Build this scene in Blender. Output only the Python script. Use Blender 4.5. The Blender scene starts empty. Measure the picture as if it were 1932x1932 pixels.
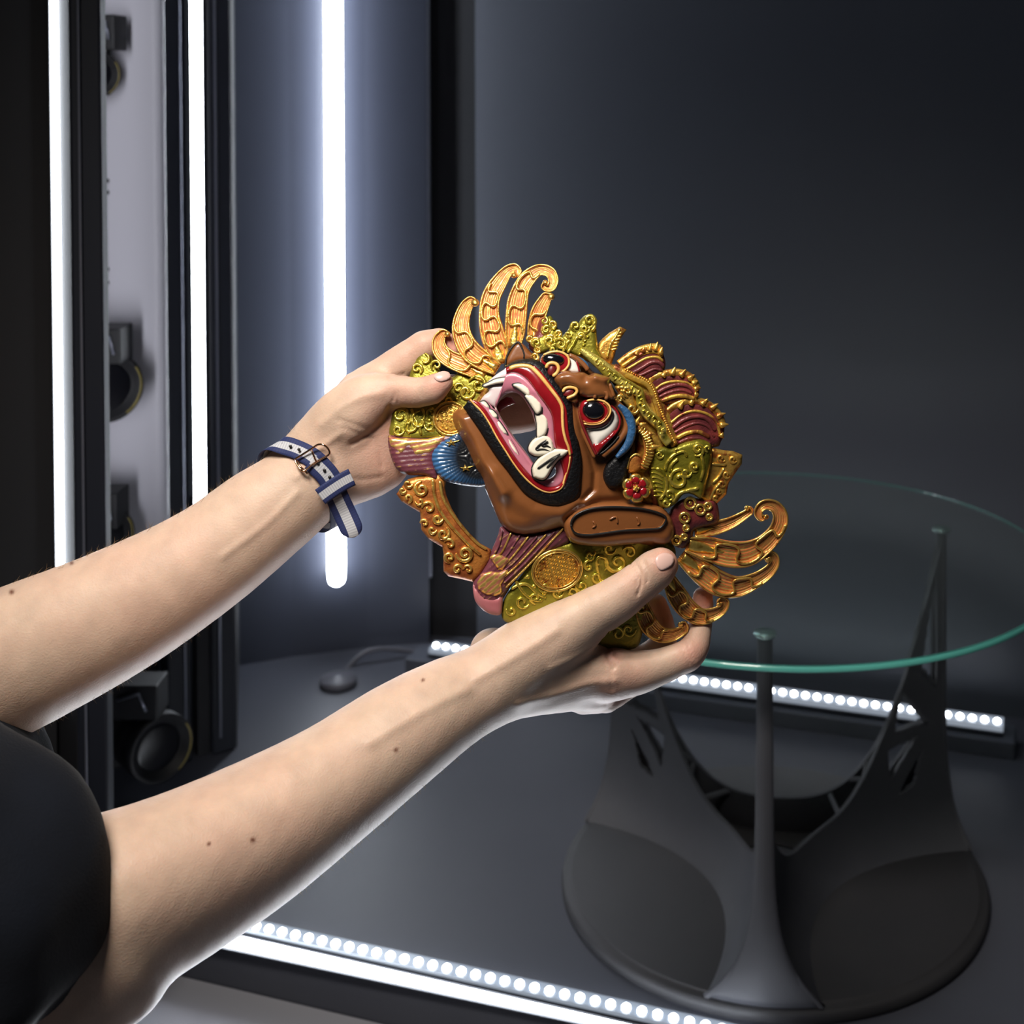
import bpy, bmesh, math, random
import numpy as np
from mathutils import Vector, Matrix
from mathutils.geometry import delaunay_2d_cdt
S = bpy.context.scene
COL = S.collection
random.seed(4); rng = np.random.default_rng(4)

# ------------------------------------------------------------------ camera
FOC, XC, YP, PITCH, CAMZ = 2580.0, 1190.0, 228.0, math.radians(1.6), 1.117
cam_d = bpy.data.cameras.new('camera'); cam = bpy.data.objects.new('camera', cam_d); COL.objects.link(cam)
cam.location = (0, 0, CAMZ); cam.rotation_euler = (math.pi/2 - PITCH, 0, 0)
cam_d.sensor_width = 36; cam_d.sensor_fit = 'HORIZONTAL'; cam_d.lens = 36*FOC/1932
cam_d.shift_x = (966-XC)/1932; cam_d.shift_y = (YP-966)/1932
cam_d.clip_start = 0.02
cam_d.dof.use_dof = True; cam_d.dof.focus_distance = 0.98; cam_d.dof.aperture_fstop = 9
S.camera = cam
# ------------------------------------------------------------------ colour management, world, room and fill lights
S.view_settings.view_transform = 'Standard'; S.view_settings.look = 'None'
S.view_settings.gamma = 1; S.view_settings.exposure = 0.0; S.view_settings.use_curve_mapping = False
w = bpy.data.worlds.new('world'); S.world = w; w.use_nodes = True
w.node_tree.nodes['Background'].inputs[0].default_value = (0.55, 0.62, 0.75, 1)
w.node_tree.nodes['Background'].inputs[1].default_value = 0.035
def area(name, loc, target, sx, sy, power, col):
    l = bpy.data.lights.new(name, 'AREA'); l.shape = 'RECTANGLE'; l.size = sx; l.size_y = sy
    l.energy = power; l.color = col
    o = bpy.data.objects.new(name, l); COL.objects.link(o); o.location = loc
    o.rotation_euler = (Vector(target)-Vector(loc)).to_track_quat('-Z', 'Y').to_euler()
    return o
# the hall's soft ceiling lamps outside the booth (behind and above the photographer)
hl = area('hall_ceiling_light', (-0.40, 0.08, 2.00), (-0.12, 1.0, 0.75), 0.5, 0.5, 5.9, (1.0, 0.94, 0.86))
hl.data.spread = math.radians(60)
# the booth's ceiling light panel
area('booth_ceiling_light', (0.15, 1.75, 2.25), (0.0, 1.5, 0.5), 0.8, 0.6, 1.4, (0.88, 0.94, 1.0))
# added unseen lamp behind the near post, brightening the camera column
cl = area('column_fill_light', (-0.665, 1.62, 1.3), (-0.76, 2.0, 1.3), 0.02, 1.6, .55, (0.93, 0.94, 1.0)); cl.data.spread = math.radians(50)
# added unseen lamp in front of the floor strip, rim lighting the arms
fl_ = area('arm_rim_light', (-0.16, 1.42, -0.03), (-0.12, 0.92, 0.72), 0.8, 0.03, 1.15, (0.90, 0.94, 1.0)); fl_.data.spread = math.radians(80)
fl_.rotation_euler = (Vector((0.03, -0.45, 0.75))).to_track_quat('-Z', 'Y').to_euler()

# ------------------------------------------------------------------ mapping helpers
cp_, sp_ = math.cos(PITCH), math.sin(PITCH)
def ray(px, py):
    a = (np.asarray(px, float)-XC)/FOC; b = (np.asarray(py, float)-YP)/FOC
    return a, cp_-b*sp_, -sp_-b*cp_
def onz(px, py, z=0.0):
    a, dy, dz = ray(px, py); s = (z-CAMZ)/dz
    return Vector((a*s, dy*s, z))
def aty(px, py, Y):
    a, dy, dz = ray(px, py); s = Y/dy
    return Vector((a*s, Y, CAMZ+dz*s))
def W(P):
    """(n,3) array of u, v, depth (1/2580 m) -> world"""
    P = np.asarray(P, float); a, dy, dz = ray(P[:, 0], P[:, 1]); s = P[:, 2]/2580.0
    return np.stack([a*s, dy*s, CAMZ+dz*s], 1)

# ------------------------------------------------------------------ object helpers
BASE = {}
def tag(o, label=None, cat=None, group=None, kind=None):
    if label: o['label'] = label
    if cat: o['category'] = cat
    if group: o['group'] = group
    if kind: o['kind'] = kind
    return o
def thing(name, loc, label, cat, group=None):
    o = bpy.data.objects.new(name, None); COL.objects.link(o); o.location = loc
    o.empty_display_size = 0.05; BASE[o.name] = Vector(loc)
    return tag(o, label, cat, group)
def mk(name, V, F, mat, parent=None, smooth=True, uv=None, col=None, base=None, loc=None):
    V = np.asarray(V, float).reshape(-1, 3)
    if parent is not None: L = BASE[parent.name]
    else: L = Vector(loc) if loc is not None else Vector((0, 0, 0))
    me = bpy.data.meshes.new(name)
    me.from_pydata((V-np.array(L)).tolist(), [], [tuple(int(i) for i in f) for f in F] if not isinstance(F, np.ndarray) else F.tolist())
    me.materials.append(mat)
    if smooth: me.polygons.foreach_set('use_smooth', [True]*len(me.polygons))
    if uv is not None:
        uvl = me.uv_layers.new(name='UVMap'); idx = np.zeros(len(me.loops), int); me.loops.foreach_get('vertex_index', idx)
        uvl.data.foreach_set('uv', np.asarray(uv, float)[idx].ravel())
    if col is not None:
        ca = me.color_attributes.new('tint', 'FLOAT_COLOR', 'POINT')
        c = np.ones((len(V), 4)); c[:, :3] = col; ca.data.foreach_set('color', c.ravel())
    me.update()
    o = bpy.data.objects.new(name, me); COL.objects.link(o)
    if parent is not None: o.parent = parent
    else: o.location = L
    BASE[o.name] = L
    return o
class MB:
    """collects boxes / tubes / lathes into one mesh"""
    def __init__(s): s.V = []; s.F = []; s.n = 0
    def add(s, V, F):
        V = np.asarray(V, float); s.V.append(V); s.F += [tuple(int(i)+s.n for i in f) for f in F]; s.n += len(V)
        return s
    def prism(s, poly, z0, z1):
        n = len(poly); V = [(p[0], p[1], z0) for p in poly]+[(p[0], p[1], z1) for p in poly]
        F = [tuple(range(n))[::-1], tuple(range(n, 2*n))]+[(i, (i+1) % n, n+(i+1) % n, n+i) for i in range(n)]
        return s.add(V, F)
    def box(s, c, d, rz=0.0):
        cx, cy, cz = c; a, b, h = d[0]/2, d[1]/2, d[2]/2; co, si = math.cos(rz), math.sin(rz)
        return s.prism([(cx+x*co-y*si, cy+x*si+y*co) for x, y in ((-a, -b), (a, -b), (a, b), (-a, b))], cz-h, cz+h)
    def wallbox(s, p, q, th, z0, z1):
        """box whose front face runs p->q in plan, thickness behind it (left of p->q)"""
        p = Vector(p[:2]); q = Vector(q[:2]); n = (q-p).normalized(); n = Vector((-n.y, n.x))*th
        return s.prism([p, q, q+n, p+n], z0, z1)
    def tube(s, pts, rad, n=12, caps=True, flat=1.0, up=None):
        V, F = tube_vf(pts, rad, n, caps, flat, up); return s.add(V, F)
    def lathe(s, c, prof, n=48, axis=None):
        """prof: (r, h) list along axis from c"""
        ax = Vector(axis or (0, 0, 1)).normalized(); x = ax.orthogonal().normalized(); y = ax.cross(x); c = Vector(c)
        V = []; F = []
        for r, h in prof:
            for k in range(n):
                t = 2*math.pi*k/n; V.append(c+ax*h+(x*math.cos(t)+y*math.sin(t))*r)
        m = len(prof)
        for i in range(m-1):
            for k in range(n): F.append((i*n+k, i*n+(k+1) % n, (i+1)*n+(k+1) % n, (i+1)*n+k))
        F.append(tuple(range(n))[::-1]); F.append(tuple(range((m-1)*n, m*n)))
        return s.add([tuple(v) for v in V], F)
    def build(s, name, mat, parent=None, smooth=False, loc=None):
        return mk(name, np.concatenate(s.V), s.F, mat, parent, smooth, loc=loc)
def bevel(o, wd, seg=2):
    m = o.modifiers.new('bevel', 'BEVEL'); m.width = wd; m.segments = seg; m.limit_method = 'ANGLE'; m.angle_limit = math.radians(40)
    return o
def tube_vf(pts, rad, n=12, caps=True, flat=1.0, up=None):
    P = np.asarray(pts, float); m = len(P); R = np.broadcast_to(np.asarray(rad, float), (m,))
    T = np.gradient(P, axis=0); T /= np.linalg.norm(T, axis=1)[:, None]+1e-12
    u = np.array(up if up is not None else (0, 0, 1.0), float)
    if up is None and abs(T[0]@u) > .9: u = np.array((1.0, 0, 0))
    V = []; th = np.linspace(0, 2*np.pi, n, endpoint=False); prev = None
    for i in range(m):
        if up is not None or prev is None: b = u-T[i]*(T[i]@u)
        else: b = prev-T[i]*(T[i]@prev)
        b /= np.linalg.norm(b)+1e-12; prev = b; a = np.cross(b, T[i])
        V.append(P[i]+R[i]*(np.cos(th)[:, None]*a+flat*np.sin(th)[:, None]*b))
    V = np.concatenate(V); F = []
    for i in range(m-1):
        for k in range(n): F.append((i*n+k, i*n+(k+1) % n, (i+1)*n+(k+1) % n, (i+1)*n+k))
    if caps: F.append(tuple(range(n))[::-1]); F.append(tuple(range((m-1)*n, m*n)))
    return V, F
def smooth_path(pts, n=None, closed=False, step=None):
    """Catmull-Rom through pts (any dimension), resampled evenly"""
    P = np.asarray(pts, float)
    if closed: Q = np.concatenate([P[-1:], P, P[:2]])
    else: Q = np.concatenate([2*P[:1]-P[1:2], P, 2*P[-1:]-P[-2:-1]])
    out = []; t = np.linspace(0, 1, 12, endpoint=False)[:, None]
    for i in range(1, len(Q)-2):
        p0, p1, p2, p3 = Q[i-1], Q[i], Q[i+1], Q[i+2]
        out.append(.5*((2*p1)+(-p0+p2)*t+(2*p0-5*p1+4*p2-p3)*t*t+(-p0+3*p1-3*p2+p3)*t**3))
    out.append(Q[-2][None]); C = np.concatenate(out)
    d = np.r_[0, np.cumsum(np.linalg.norm(np.diff(C[:, :2], axis=0), axis=1))]
    if n is None: n = max(4, int(d[-1]/(step or 2.5))+1)
    s = np.linspace(0, d[-1], n+1 if closed else n)
    if closed: s = s[:-1]
    return np.stack([np.interp(s, d, C[:, k]) for k in range(C.shape[1])], 1)

# ------------------------------------------------------------------ materials
def mat(name, col, rough=.5, metal=0.0, spec=.5, noise=None, bump=None, emit=None, coat=0, sss=0, wave=None, trans=0, ior=1.45, speck=None):
    """noise=(scale, amount, second colour), bump=(scale, strength, distance); Object coordinates"""
    m = bpy.data.materials.new(name); m.use_nodes = True; nt = m.node_tree; N = nt.nodes; L = nt.links
    b = N['Principled BSDF']; b.inputs['Base Color'].default_value = (*col, 1)
    b.inputs['Roughness'].default_value = rough; b.inputs['Metallic'].default_value = metal
    b.inputs['Specular IOR Level'].default_value = spec; b.inputs['Coat Weight'].default_value = coat
    b.inputs['IOR'].default_value = ior
    if trans: b.inputs['Transmission Weight'].default_value = trans
    tc = N.new('ShaderNodeTexCoord')
    if noise:
        t = N.new('ShaderNodeTexNoise'); t.inputs['Scale'].default_value = noise[0]; t.inputs['Detail'].default_value = 6
        L.new(tc.outputs['Object'], t.inputs['Vector'])
        r = N.new('ShaderNodeValToRGB'); k = noise[1]; r.color_ramp.elements[0].position = .5-k; r.color_ramp.elements[1].position = .5+k
        r.color_ramp.elements[0].color = (*col, 1); r.color_ramp.elements[1].color = (*noise[2], 1)
        L.new(t.outputs['Fac'], r.inputs['Fac']); L.new(r.outputs['Color'], b.inputs['Base Color'])
    if bump:
        t2 = N.new('ShaderNodeTexNoise'); t2.inputs['Scale'].default_value = bump[0]; t2.inputs['Detail'].default_value = 4
        L.new(tc.outputs['Object'], t2.inputs['Vector'])
        bp = N.new('ShaderNodeBump'); bp.inputs['Strength'].default_value = bump[1]; bp.inputs['Distance'].default_value = bump[2]
        L.new(t2.outputs['Fac'], bp.inputs['Height']); L.new(bp.outputs['Normal'], b.inputs['Normal'])
    if emit:
        b.inputs['Emission Color'].default_value = (*emit[0], 1); b.inputs['Emission Strength'].default_value = emit[1]
    if sss:
        b.inputs['Subsurface Weight'].default_value = sss; b.inputs['Subsurface Radius'].default_value = (1, .35, .2); b.inputs['Subsurface Scale'].default_value = .006
    return m
M = {}
M['wall'] = mat('satin_dark_wall', (.068, .074, .094), .45, noise=(3, .3, (.075, .082, .103)), bump=(900, .15, .0004))
M['wall_blue'] = mat('satin_navy_panel', (.045, .050, .072), .40, noise=(3, .3, (.050, .056, .080)), bump=(900, .12, .0004))
M['black'] = mat('matte_black', (.012, .012, .015), .6, bump=(700, .1, .0003))
M['post'] = mat('dark_powder_coat', (.012, .014, .022), .5, bump=(900, .1, .0003))
M['edge'] = mat('aluminium_edge', (.20, .21, .26), .35, metal=.6)
M['floor'] = mat('charcoal_floor_film', (.056, .059, .076), .5, noise=(6, .3, (.064, .068, .085)), bump=(1200, .25, .0005))
M['step'] = mat('grey_step', (.36, .36, .40), .6, bump=(700, .2, .0005))
M['pale'] = mat('pale_grey_panel', (.55, .54, .60), .5)
M['led'] = mat('led_tube', (.9, .95, 1), .3, emit=((.86, .92, 1.0), 26.0))
M['ledv'] = mat('led_tube_vertical', (.9, .95, 1), .3, emit=((.86, .92, 1.0), 25.0))
M['diode'] = mat('led_diode', (1, 1, 1), .3, emit=((.9, .94, 1.0), 20.0))
M['ledbody'] = mat('led_strip_cover', (.08, .10, .13), .25, emit=((.75, .85, 1.0), .33))
M['stand'] = mat('matte_printed_plastic', (.045, .046, .054), .55, noise=(40, .3, (.050, .051, .060)), bump=(1500, .25, .0004))
M['disc'] = mat('base_disc_plastic', (.024, .024, .027), .6, noise=(14, .35, (.031, .030, .033)), bump=(1500, .25, .0003))
M['lens'] = mat('lens_barrel', (.008, .008, .010), .55)
M['glass_lens'] = mat('lens_glass', (.003, .003, .005), .3)
M['brass'] = mat('yellow_ring', (.25, .2, .05), .4)
M['chrome'] = mat('polished_cap', (.55, .72, .70), .15, metal=.8)
M['cable'] = mat('grey_cable', (.10, .10, .12), .45)

# ------------------------------------------------------------------ booth shell
def P2(px, Y):  # plan point seen at column px at distance Y
    return Vector(((px-XC)/FOC*Y, Y))
TOP = 2.4
kb = dict(kind='structure')
back_a = Vector((-.306, 2.693)); back_d = Vector((.951, -.309))
tag(MB().wallbox(back_a, back_a+back_d*2.4, .04, 0, TOP).build('wall_back', M['wall']), **kb)
tag(MB().wallbox((-.42, 2.735), (-.29, 2.72), .03, 0, TOP).build('trim_1', M['black']), **kb)
la = Vector((-.402, 2.70)); ld = Vector((-.954, -.30))
def lw(px):  # plan point on the left wall line under column px
    k = (px-XC)/FOC; t = (k*la.y-la.x)/(ld.x-k*ld.y); return la+ld*t
nrm = Vector((.30, -.954))
pts = [la+nrm*.0, lw(690)-nrm*.012, lw(545)-nrm*.012, lw(440)+nrm*.0]
# the alcove panel: three facets around the upright lamp
w1 = MB()
for a, b in zip(pts[::-1], pts[::-1][1:]): w1.wallbox(a, b, .025, 0.0, TOP)
tag(w1.build('wall_left', M['wall_blue']), **kb)
tag(bevel(MB().wallbox(la-ld*-.0, la-ld*.006, .03, 0.13, TOP).build('trim_2', M['edge']), .001), **kb)
# frame post carrying the second strip
pa, pb = P2(305, 2.20), P2(436, 2.26)
fp = lambda px: (lambda k: pb+(pa-pb)*((k*pb.y-pb.x)/((pa-pb).x-k*(pa-pb).y)))((px-XC)/FOC)
tag(bevel(MB().wallbox(pa, fp(352), .05, 0.0, TOP).build('trim_3', M['post']), .004), **kb)
tag(bevel(MB().wallbox(fp(390), pb, .05, 0.0, TOP).build('trim_4', M['post']), .004), **kb)
tag(MB().wallbox(Vector(pb)+Vector((-.002, .01)), lw(438)+Vector((0, .02)), .02, 0.0, TOP).build('trim_13', M['black']), **kb)
tag(MB().wallbox(fp(340)+Vector((.012, .022)), fp(398)+Vector((.012, .022)), .02, 0.0, TOP).build('trim_5', M['black']), **kb)
tag(MB().tube([(*(fp(403)+Vector((.004, -.004))), z) for z in (.03, 1.2, TOP)], .0022, 8).build('trim_6', M['edge']), **kb)
tag(MB().tube([(*(fp(338)+Vector((.003, -.004))), z) for z in (.03, 1.2, TOP)], .0016, 8).build('trim_7', M['edge']), **kb)
# pale camera column and near post
tag(bevel(MB().wallbox(P2(150, 2.0), P2(303, 2.0), .03, 0.42, TOP).build('wall_column', M['pale']), .012, 4), **kb)
qa, qb = P2(131, 1.50), P2(190, 1.505)
tag(bevel(MB().wallbox(qa, qb, .03, 0.0, TOP).build('trim_8', M['post']), .003), **kb)
tag(MB().tube([(*(P2(149, 1.497)), z) for z in (.3, 1.2, TOP)], .0016, 8).build('trim_9', M['edge']), **kb)
tag(MB().wallbox(P2(88, 1.54), qa, .01, 0.0, TOP).build('trim_10', M['black']), **kb)
tag(MB().wallbox(P2(60, 1.0)+Vector((-1.0, 0)), P2(93, 1.52), .03, 0.0, TOP).build('wall_door', mat('dark_door_panel', (.012, .012, .013), .5, noise=(4, .3, (.015, .015, .017)), bump=(500, .2, .0006))), **kb)
tag(MB().wallbox(P2(-900, 2.6), P2(320, 2.75), .03, 0.0, TOP).build('wall_side', M['black']), **kb)
# floors
c1_ = onz(430, 1782, 0); c2_ = onz(1240, 1940, 0); fd = Vector((.951, -.309))
f0 = Vector((c1_.x, c1_.y))
tag(MB().prism([f0-fd*1.0, f0+fd*2.2, f0+fd*2.2+Vector((.5, 1.6)), f0-fd*1.0+Vector((.3, 1.7))], -.06, 0).build('floor', M['floor']), **kb)
tag(MB().prism([(-3, -1.5), (3, -1.5), (3, 3.5), (-3, 3.5)], -.2, -.1).build('floor_hall', M['step']), **kb)
tag(bevel(MB().prism([f0-fd*1.0+Vector((-.3, -.60)), f0+fd*2.2+Vector((0, -.60)), f0+fd*2.2+Vector((0, -.001)), f0-fd*1.0+Vector((0, -.001))], -.1, -.055).build('trim_11', M['step']), .002), **kb)
tag(MB().prism([(-2.5, -.5), (2.5, -.5), (2.5, 3.4), (-2.5, 3.4)], TOP, TOP+.04).build('ceiling', M['black']), **kb)
# wall to the right, beyond the frame
tag(MB().wallbox((1.55, 2.2), (1.35, 1.2), .03, 0, TOP).build('wall_right', M['wall']), **kb)

# ------------------------------------------------------------------ light strips
def ledbar(name, p0, p1, wdt, label, group=None, face=None, mt='ledv', depth=.012):
    p0 = Vector(p0); p1 = Vector(p1); t = thing(name, p0 if p0.z < p1.z else p1, label, 'light strip', group)
    ax = (p1-p0).normalized(); f = Vector(face).normalized(); s = ax.cross(f).normalized()
    def bx(h0, h1, w_, m_, nm, q0=p0, q1=p1):
        V = [q+s*a*w_/2+f*h for q in (q0, q1) for a, h in ((-1, h0), (1, h0), (1, h1), (-1, h1))]
        return bevel(mk(nm, [tuple(v) for v in V], [(0, 1, 2, 3), (7, 6, 5, 4), (0, 4, 5, 1), (1, 5, 6, 2), (2, 6, 7, 3), (3, 7, 4, 0)], m_, t, False), min(w_, .01)*.2)
    bx(-.006, 0, wdt*1.25, M['post'], 'channel')
    bx(0, depth, wdt, M[mt], 'diffuser')
    for sg in (-1, 1):  # black fins added to stop the diffuser's sideways light
        o_ = s*sg*(wdt/2+.0012); bx(-.006, depth+.0015, .0018, M['black'], 'light_block_fin', p0+o_, p1+o_)
    for q, sg in ((p0, 1), (p1, -1)): bx(0, depth*1.05, wdt*1.1, M['edge'], 'end_cap', q, q+ax*sg*.006)
    return t
c = P2(118, 1.53); ledbar('light_strip', (*c, .42), (*c, 2.35), .0185, 'bright upright white light strip on the near post, leftmost of the three tall strips', face=(.12, -.99, 0))
c = fp(362); ledbar('light_strip', (*(c+Vector((.004, .012))), .38), (*(c+Vector((.004, .012))), 2.35), .018, 'narrow upright white light strip between two dark posts, right of the camera column', face=(.3, -.95, 0))
# round lamp on the left wall
c = lw(628)+nrm*.006; zb = aty(633, 1088, c.y).z
t = thing('light_tube', (c.x, c.y, zb), 'glowing round-ended white light tube standing upright on the navy wall', 'light strip')
cc = c+nrm*.012
MB().tube([(cc.x, cc.y, zb+z) for z in (-.012, -.008, 0, .02)]+[(cc.x, cc.y, 2.33)], [.007, .013, .016, .017, .017], 20).build('diffuser', M['ledv'], t, True)
bevel(MB().wallbox(c-ld*-.012, c+ld*-.012, .004, zb-.01, 2.34).build('channel', M['edge'], t), .001)
# floor strips
M['teal'] = mat('polished_green_glass_edge', (.12, .50, .43), .22, trans=.25, coat=.8)
def floor_strip(a, b, label, n, wdt=.022, hgt=.016, tilt=0, bright=True, seg=None):
    a = Vector(a); b = Vector(b); ax = (b-a).normalized(); s = Vector((-ax.y, ax.x, 0))
    t = thing('floor_light_strip', a, label, 'light strip')
    m = MB(); m.wallbox(a-s*wdt*.7, b-s*wdt*.7, wdt*1.4, a.z, a.z+.005); bevel(m.build('channel', M['post'], t), .001)
    V = [q+s*x+Vector((0, 0, z)) for q in (a, b) for x, z in ((-wdt/2, .005), (wdt/2, .005), (wdt/2, hgt), (-wdt/2, hgt*.8))]
    mk('cover', [tuple(v) for v in V], [(3, 2, 1, 0), (4, 5, 6, 7), (0, 1, 5, 4), (1, 2, 6, 5), (2, 3, 7, 6), (3, 0, 4, 7)], M['ledbody'] if bright else M['led'], t, False)
    if n:
        first = None
        for k in range(n):
            q = a+(b-a)*((k+.5)/n)+Vector((0, 0, hgt*.9+.0015))-s*wdt*.1
            if first is None:
                first = MB().lathe(tuple(BASE[t.name]), [(.0052, -.002), (.0052, .001), (.003, .003), (.0005, .0036)], 12).build('diode', M['diode'], t, True)
                first.location = q-BASE[t.name]; me = first.data
            else:
                o = first.copy(); COL.objects.link(o); o.location = q-BASE[t.name]
    return t
b0 = onz(815, 1232, .03); b1 = onz(1893, 1380, .03)
floor_strip(b0, b1, 'long white light strip of round diodes on the floor along the back wall', 52, .028, .018)
tag(bevel(MB().wallbox(Vector((b0.x, b0.y))-fd*.03-Vector((.02, .03)), Vector((b1.x, b1.y))+fd*.03-Vector((.02, .03)), .07, 0, .028).build('trim_12', M['wall']), .002), **kb)
g0 = onz(438, 1752, .012); g1 = onz(1330, 1950, .012)
ex = (g1-g0)*.2
floor_strip(g0-ex, g1+ex, 'dotted white light strip with single diodes along the front edge of the booth floor', 46, .02, .012)
h0 = onz(425, 1780, .0); h1 = onz(1240, 1952, .0)
ex = (h1-h0)*.2
floor_strip(h0-ex, h1+ex, 'solid glaring white light strip on the front floor edge nearest the viewer', 0, .024, .016, bright=False)

# ------------------------------------------------------------------ cable with round foot
fc = onz(638, 1292, 0)
t = thing('cable_grommet', fc, 'small round black cable foot with a grey cable on the floor by the navy wall', 'cable outlet')
MB().lathe(fc, [(.033, 0), (.034, .010), (.032, .0135), (.012, .014), (.007, .018)], 40).build('foot', M['cable'], t, True)
cpx = [(640, 1283, 2.56), (655, 1262, 2.58), (680, 1236, 2.60), (705, 1225, 2.61), (735, 1224, 2.62), (770, 1228, 2.63), (815, 1233, 2.64)]
cpts = [tuple(aty(x, y, Y)) for x, y, Y in cpx]
MB().tube(smooth_path(cpts, 40), .0042, 10).build('cable', M['cable'], t, True)

# ------------------------------------------------------------------ cameras on the column
def lens(name, c, axis, r, L, label, bracket=None, grp='cameras mounted inside the booth'):
    t = thing(name, c, label, 'camera', grp); ax = Vector(axis).normalized(); c = Vector(c)
    back = c-ax*L
    MB().lathe(back, [(r*.82, 0), (r*.84, L*.25), (r*.92, L*.27), (r*.92, L*.45), (r*.86, L*.47), (r*.86, L*.72), (r, L*.78), (r, L), (r*.86, L), (r*.84, L*.9)], 40, ax).build('barrel', M['lens'], t, True)
    MB().lathe(c-ax*L*.12, [(r*.84, 0), (r*.6, L*.03), (r*.2, L*.045), (.0005, L*.05)], 40, ax).build('front_glass', M['glass_lens'], t, True)
    th = np.linspace(-1.0, .6, 16); x = ax.orthogonal().normalized(); y = ax.cross(x)
    x = Vector((-ax.y, ax.x, 0)).normalized(); y = Vector((0, 0, 1))
    MB().tube([tuple(c+ax*.0005+(x*math.cos(a)+y*math.sin(a))*r*.92) for a in th], r*.025, 6).build('ring_mark', M['brass'], t, True)
    bevel(MB().box(tuple(back-ax*.04), (r*2.3, .09, r*2.1), math.atan2(ax.y, ax.x)-math.pi/2).build('camera_body', M['lens'], t), .004)
    if bracket:
        bx, by, bw, bh = bracket; p = aty(bx, by, c.y+.01)
        bevel(MB().box(tuple(p), (bw, .05, bh)).build('bracket', M['lens'], t), .002)
        MB().tube([tuple(p+Vector((-bw*.3, -.027, bh*.1))), tuple(p+Vector((bw*.15, -.03, bh*.3))), tuple(p+Vector((bw*.3, -.03, -.2*bh)))], .002, 8).build('clamp_rod', M['edge'], t, True)
    return t
lens('mounted_camera', aty(182, 140, 1.93), (.62, -.78, -.05), .034, .06, 'black camera lens highest on the pale column, half hidden by the near post', (208, 62, .03, .05))
lens('mounted_camera', aty(205, 732, 1.90), (.62, -.78, 0), .049, .07, 'black camera lens at the middle of the pale column below two pairs of holes', (215, 648, .036, .05))
lens('mounted_camera', aty(200, 1012, 1.90), (.62, -.78, .05), .040, .06, 'black camera lens low on the pale column just above the far forearm', (212, 955, .03, .05))
lens('floor_camera', aty(306, 1414, 1.95), (.72, -.69, .02), .049, .10, 'large black camera lens low in the dark corner between the two forearms', (262, 1312, .07, .05), None)
hm = None
for px, py, lb in ((202, 341, 'topmost small dark screw hole in the pale column, upper one of the upper pair'), (202, 363, 'small dark screw hole in the pale column, lower one of the upper pair'), (202, 508, 'small dark screw hole in the pale column, upper one of the lower pair'), (202, 533, 'lowest small dark screw hole in the pale column, just above the middle lens bracket')):
    p = aty(px, py, 1.9985)
    if hm is None:
        hm = MB().lathe((0, 0, 0), [(.0036, 0), (.0036, .002)], 16, (0, -1, 0)).build('screw_hole', M['black']); hm.location = p
        o = hm
    else:
        o = hm.copy(); COL.objects.link(o); o.location = p
    tag(o, lb, 'screw hole', 'screw holes in the pale column')

# ------------------------------------------------------------------ glass table
TC = Vector((.198, 1.881)); RT = .38; ZT = .469; TB = .022; RB = .294
glass = mat('clear_green_glass', (1, 1, 1), 0.0, trans=1, ior=1.5)
nt = glass.node_tree; va = nt.nodes.new('ShaderNodeVolumeAbsorption'); va.inputs['Color'].default_value = (.30, .88, .72, 1); va.inputs['Density'].default_value = 14
nt.links.new(va.outputs[0], nt.nodes['Material Output'].inputs['Volume'])
t = thing('glass_top', (TC.x, TC.y, ZT-.008), 'round clear glass table top with a green edge resting on the black stand', 'table top')
o = MB().lathe((TC.x, TC.y, ZT), [(RT-.0012, -.008), (RT, -.0068), (RT, -.0012), (RT-.0012, 0)], 160).build('glass_disc', glass, t, False)
th = np.linspace(0, 2*math.pi, 241)[:-1]; V = []; F = []
for a in th:
    for rr, zz in ((RT+.0001, -.0074), (RT+.0008, -.0062), (RT+.0008, -.0012), (RT-.0030, .0002)): V.append((TC.x+rr*math.cos(a), TC.y+rr*math.sin(a), ZT+zz))
for k in range(240):
    for j in range(4): F.append((k*4+j, ((k+1) % 240)*4+j, ((k+1) % 240)*4+(j+1) % 4, k*4+(j+1) % 4))
mk('polished_edge', V, F, M['teal'], t, True)
ts = thing('table_stand', (TC.x, TC.y, 0), 'black three-legged latticed table stand on a round base disc under the glass', 'table stand')
MB().lathe((TC.x, TC.y, 0), [(RB-.006, 0), (RB, .003), (RB, .014), (RB-.004, .018), (RB-.011, .0185), (RB-.0125, TB-.001), (RB-.014, TB), (.02, TB)], 128).build('base_disc', M['disc'], ts, True)
ANG = [math.radians(a) for a in (-98, 22, 142)]; RL = .283; ZL = ZT-.0135
def tipw(z):   # half width of a leg along the rim at height z
    q = max(0.0, min(1.0, (z-TB)/(ZL-TB))); return .0080+.059*(1-q)**9.5+.0045*(1-q)
def legr(z):
    q = max(0.0, (z-TB)/(ZL-TB)); return RL-.006+.008*(1-q)**6
def tip(i, z, side):
    a = ANG[i]; r = legr(z); d = Vector((math.cos(a), math.sin(a))); n = Vector((-d.y, d.x)); return TC+d*r+n*side*tipw(z)
def wallpt(i, s, z, off=0):
    j = (i+1) % 3; A = tip(i, z, 1); B = tip(j, z, -1); mid = (ANG[i]+math.radians(60)); C = TC+Vector((math.cos(mid), math.sin(mid)))*(-.045+.02*0)
    q = max(0, 1-(z-TB)/.2); C = C+Vector((math.cos(mid), math.sin(mid)))*.035*q*q
    p = A*(1-s)**2+C*2*s*(1-s)+B*s*s
    tg = ((C-A)*(1-s)+(B-C)*s).normalized(); nn = Vector((-tg.y, tg.x))
    if nn.dot(Vector((math.cos(mid), math.sin(mid)))) > 0: nn = -nn
    return p+nn*off
def Ht(s): return .088+(ZL-.088)*abs(2*s-1)**3.2
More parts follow.
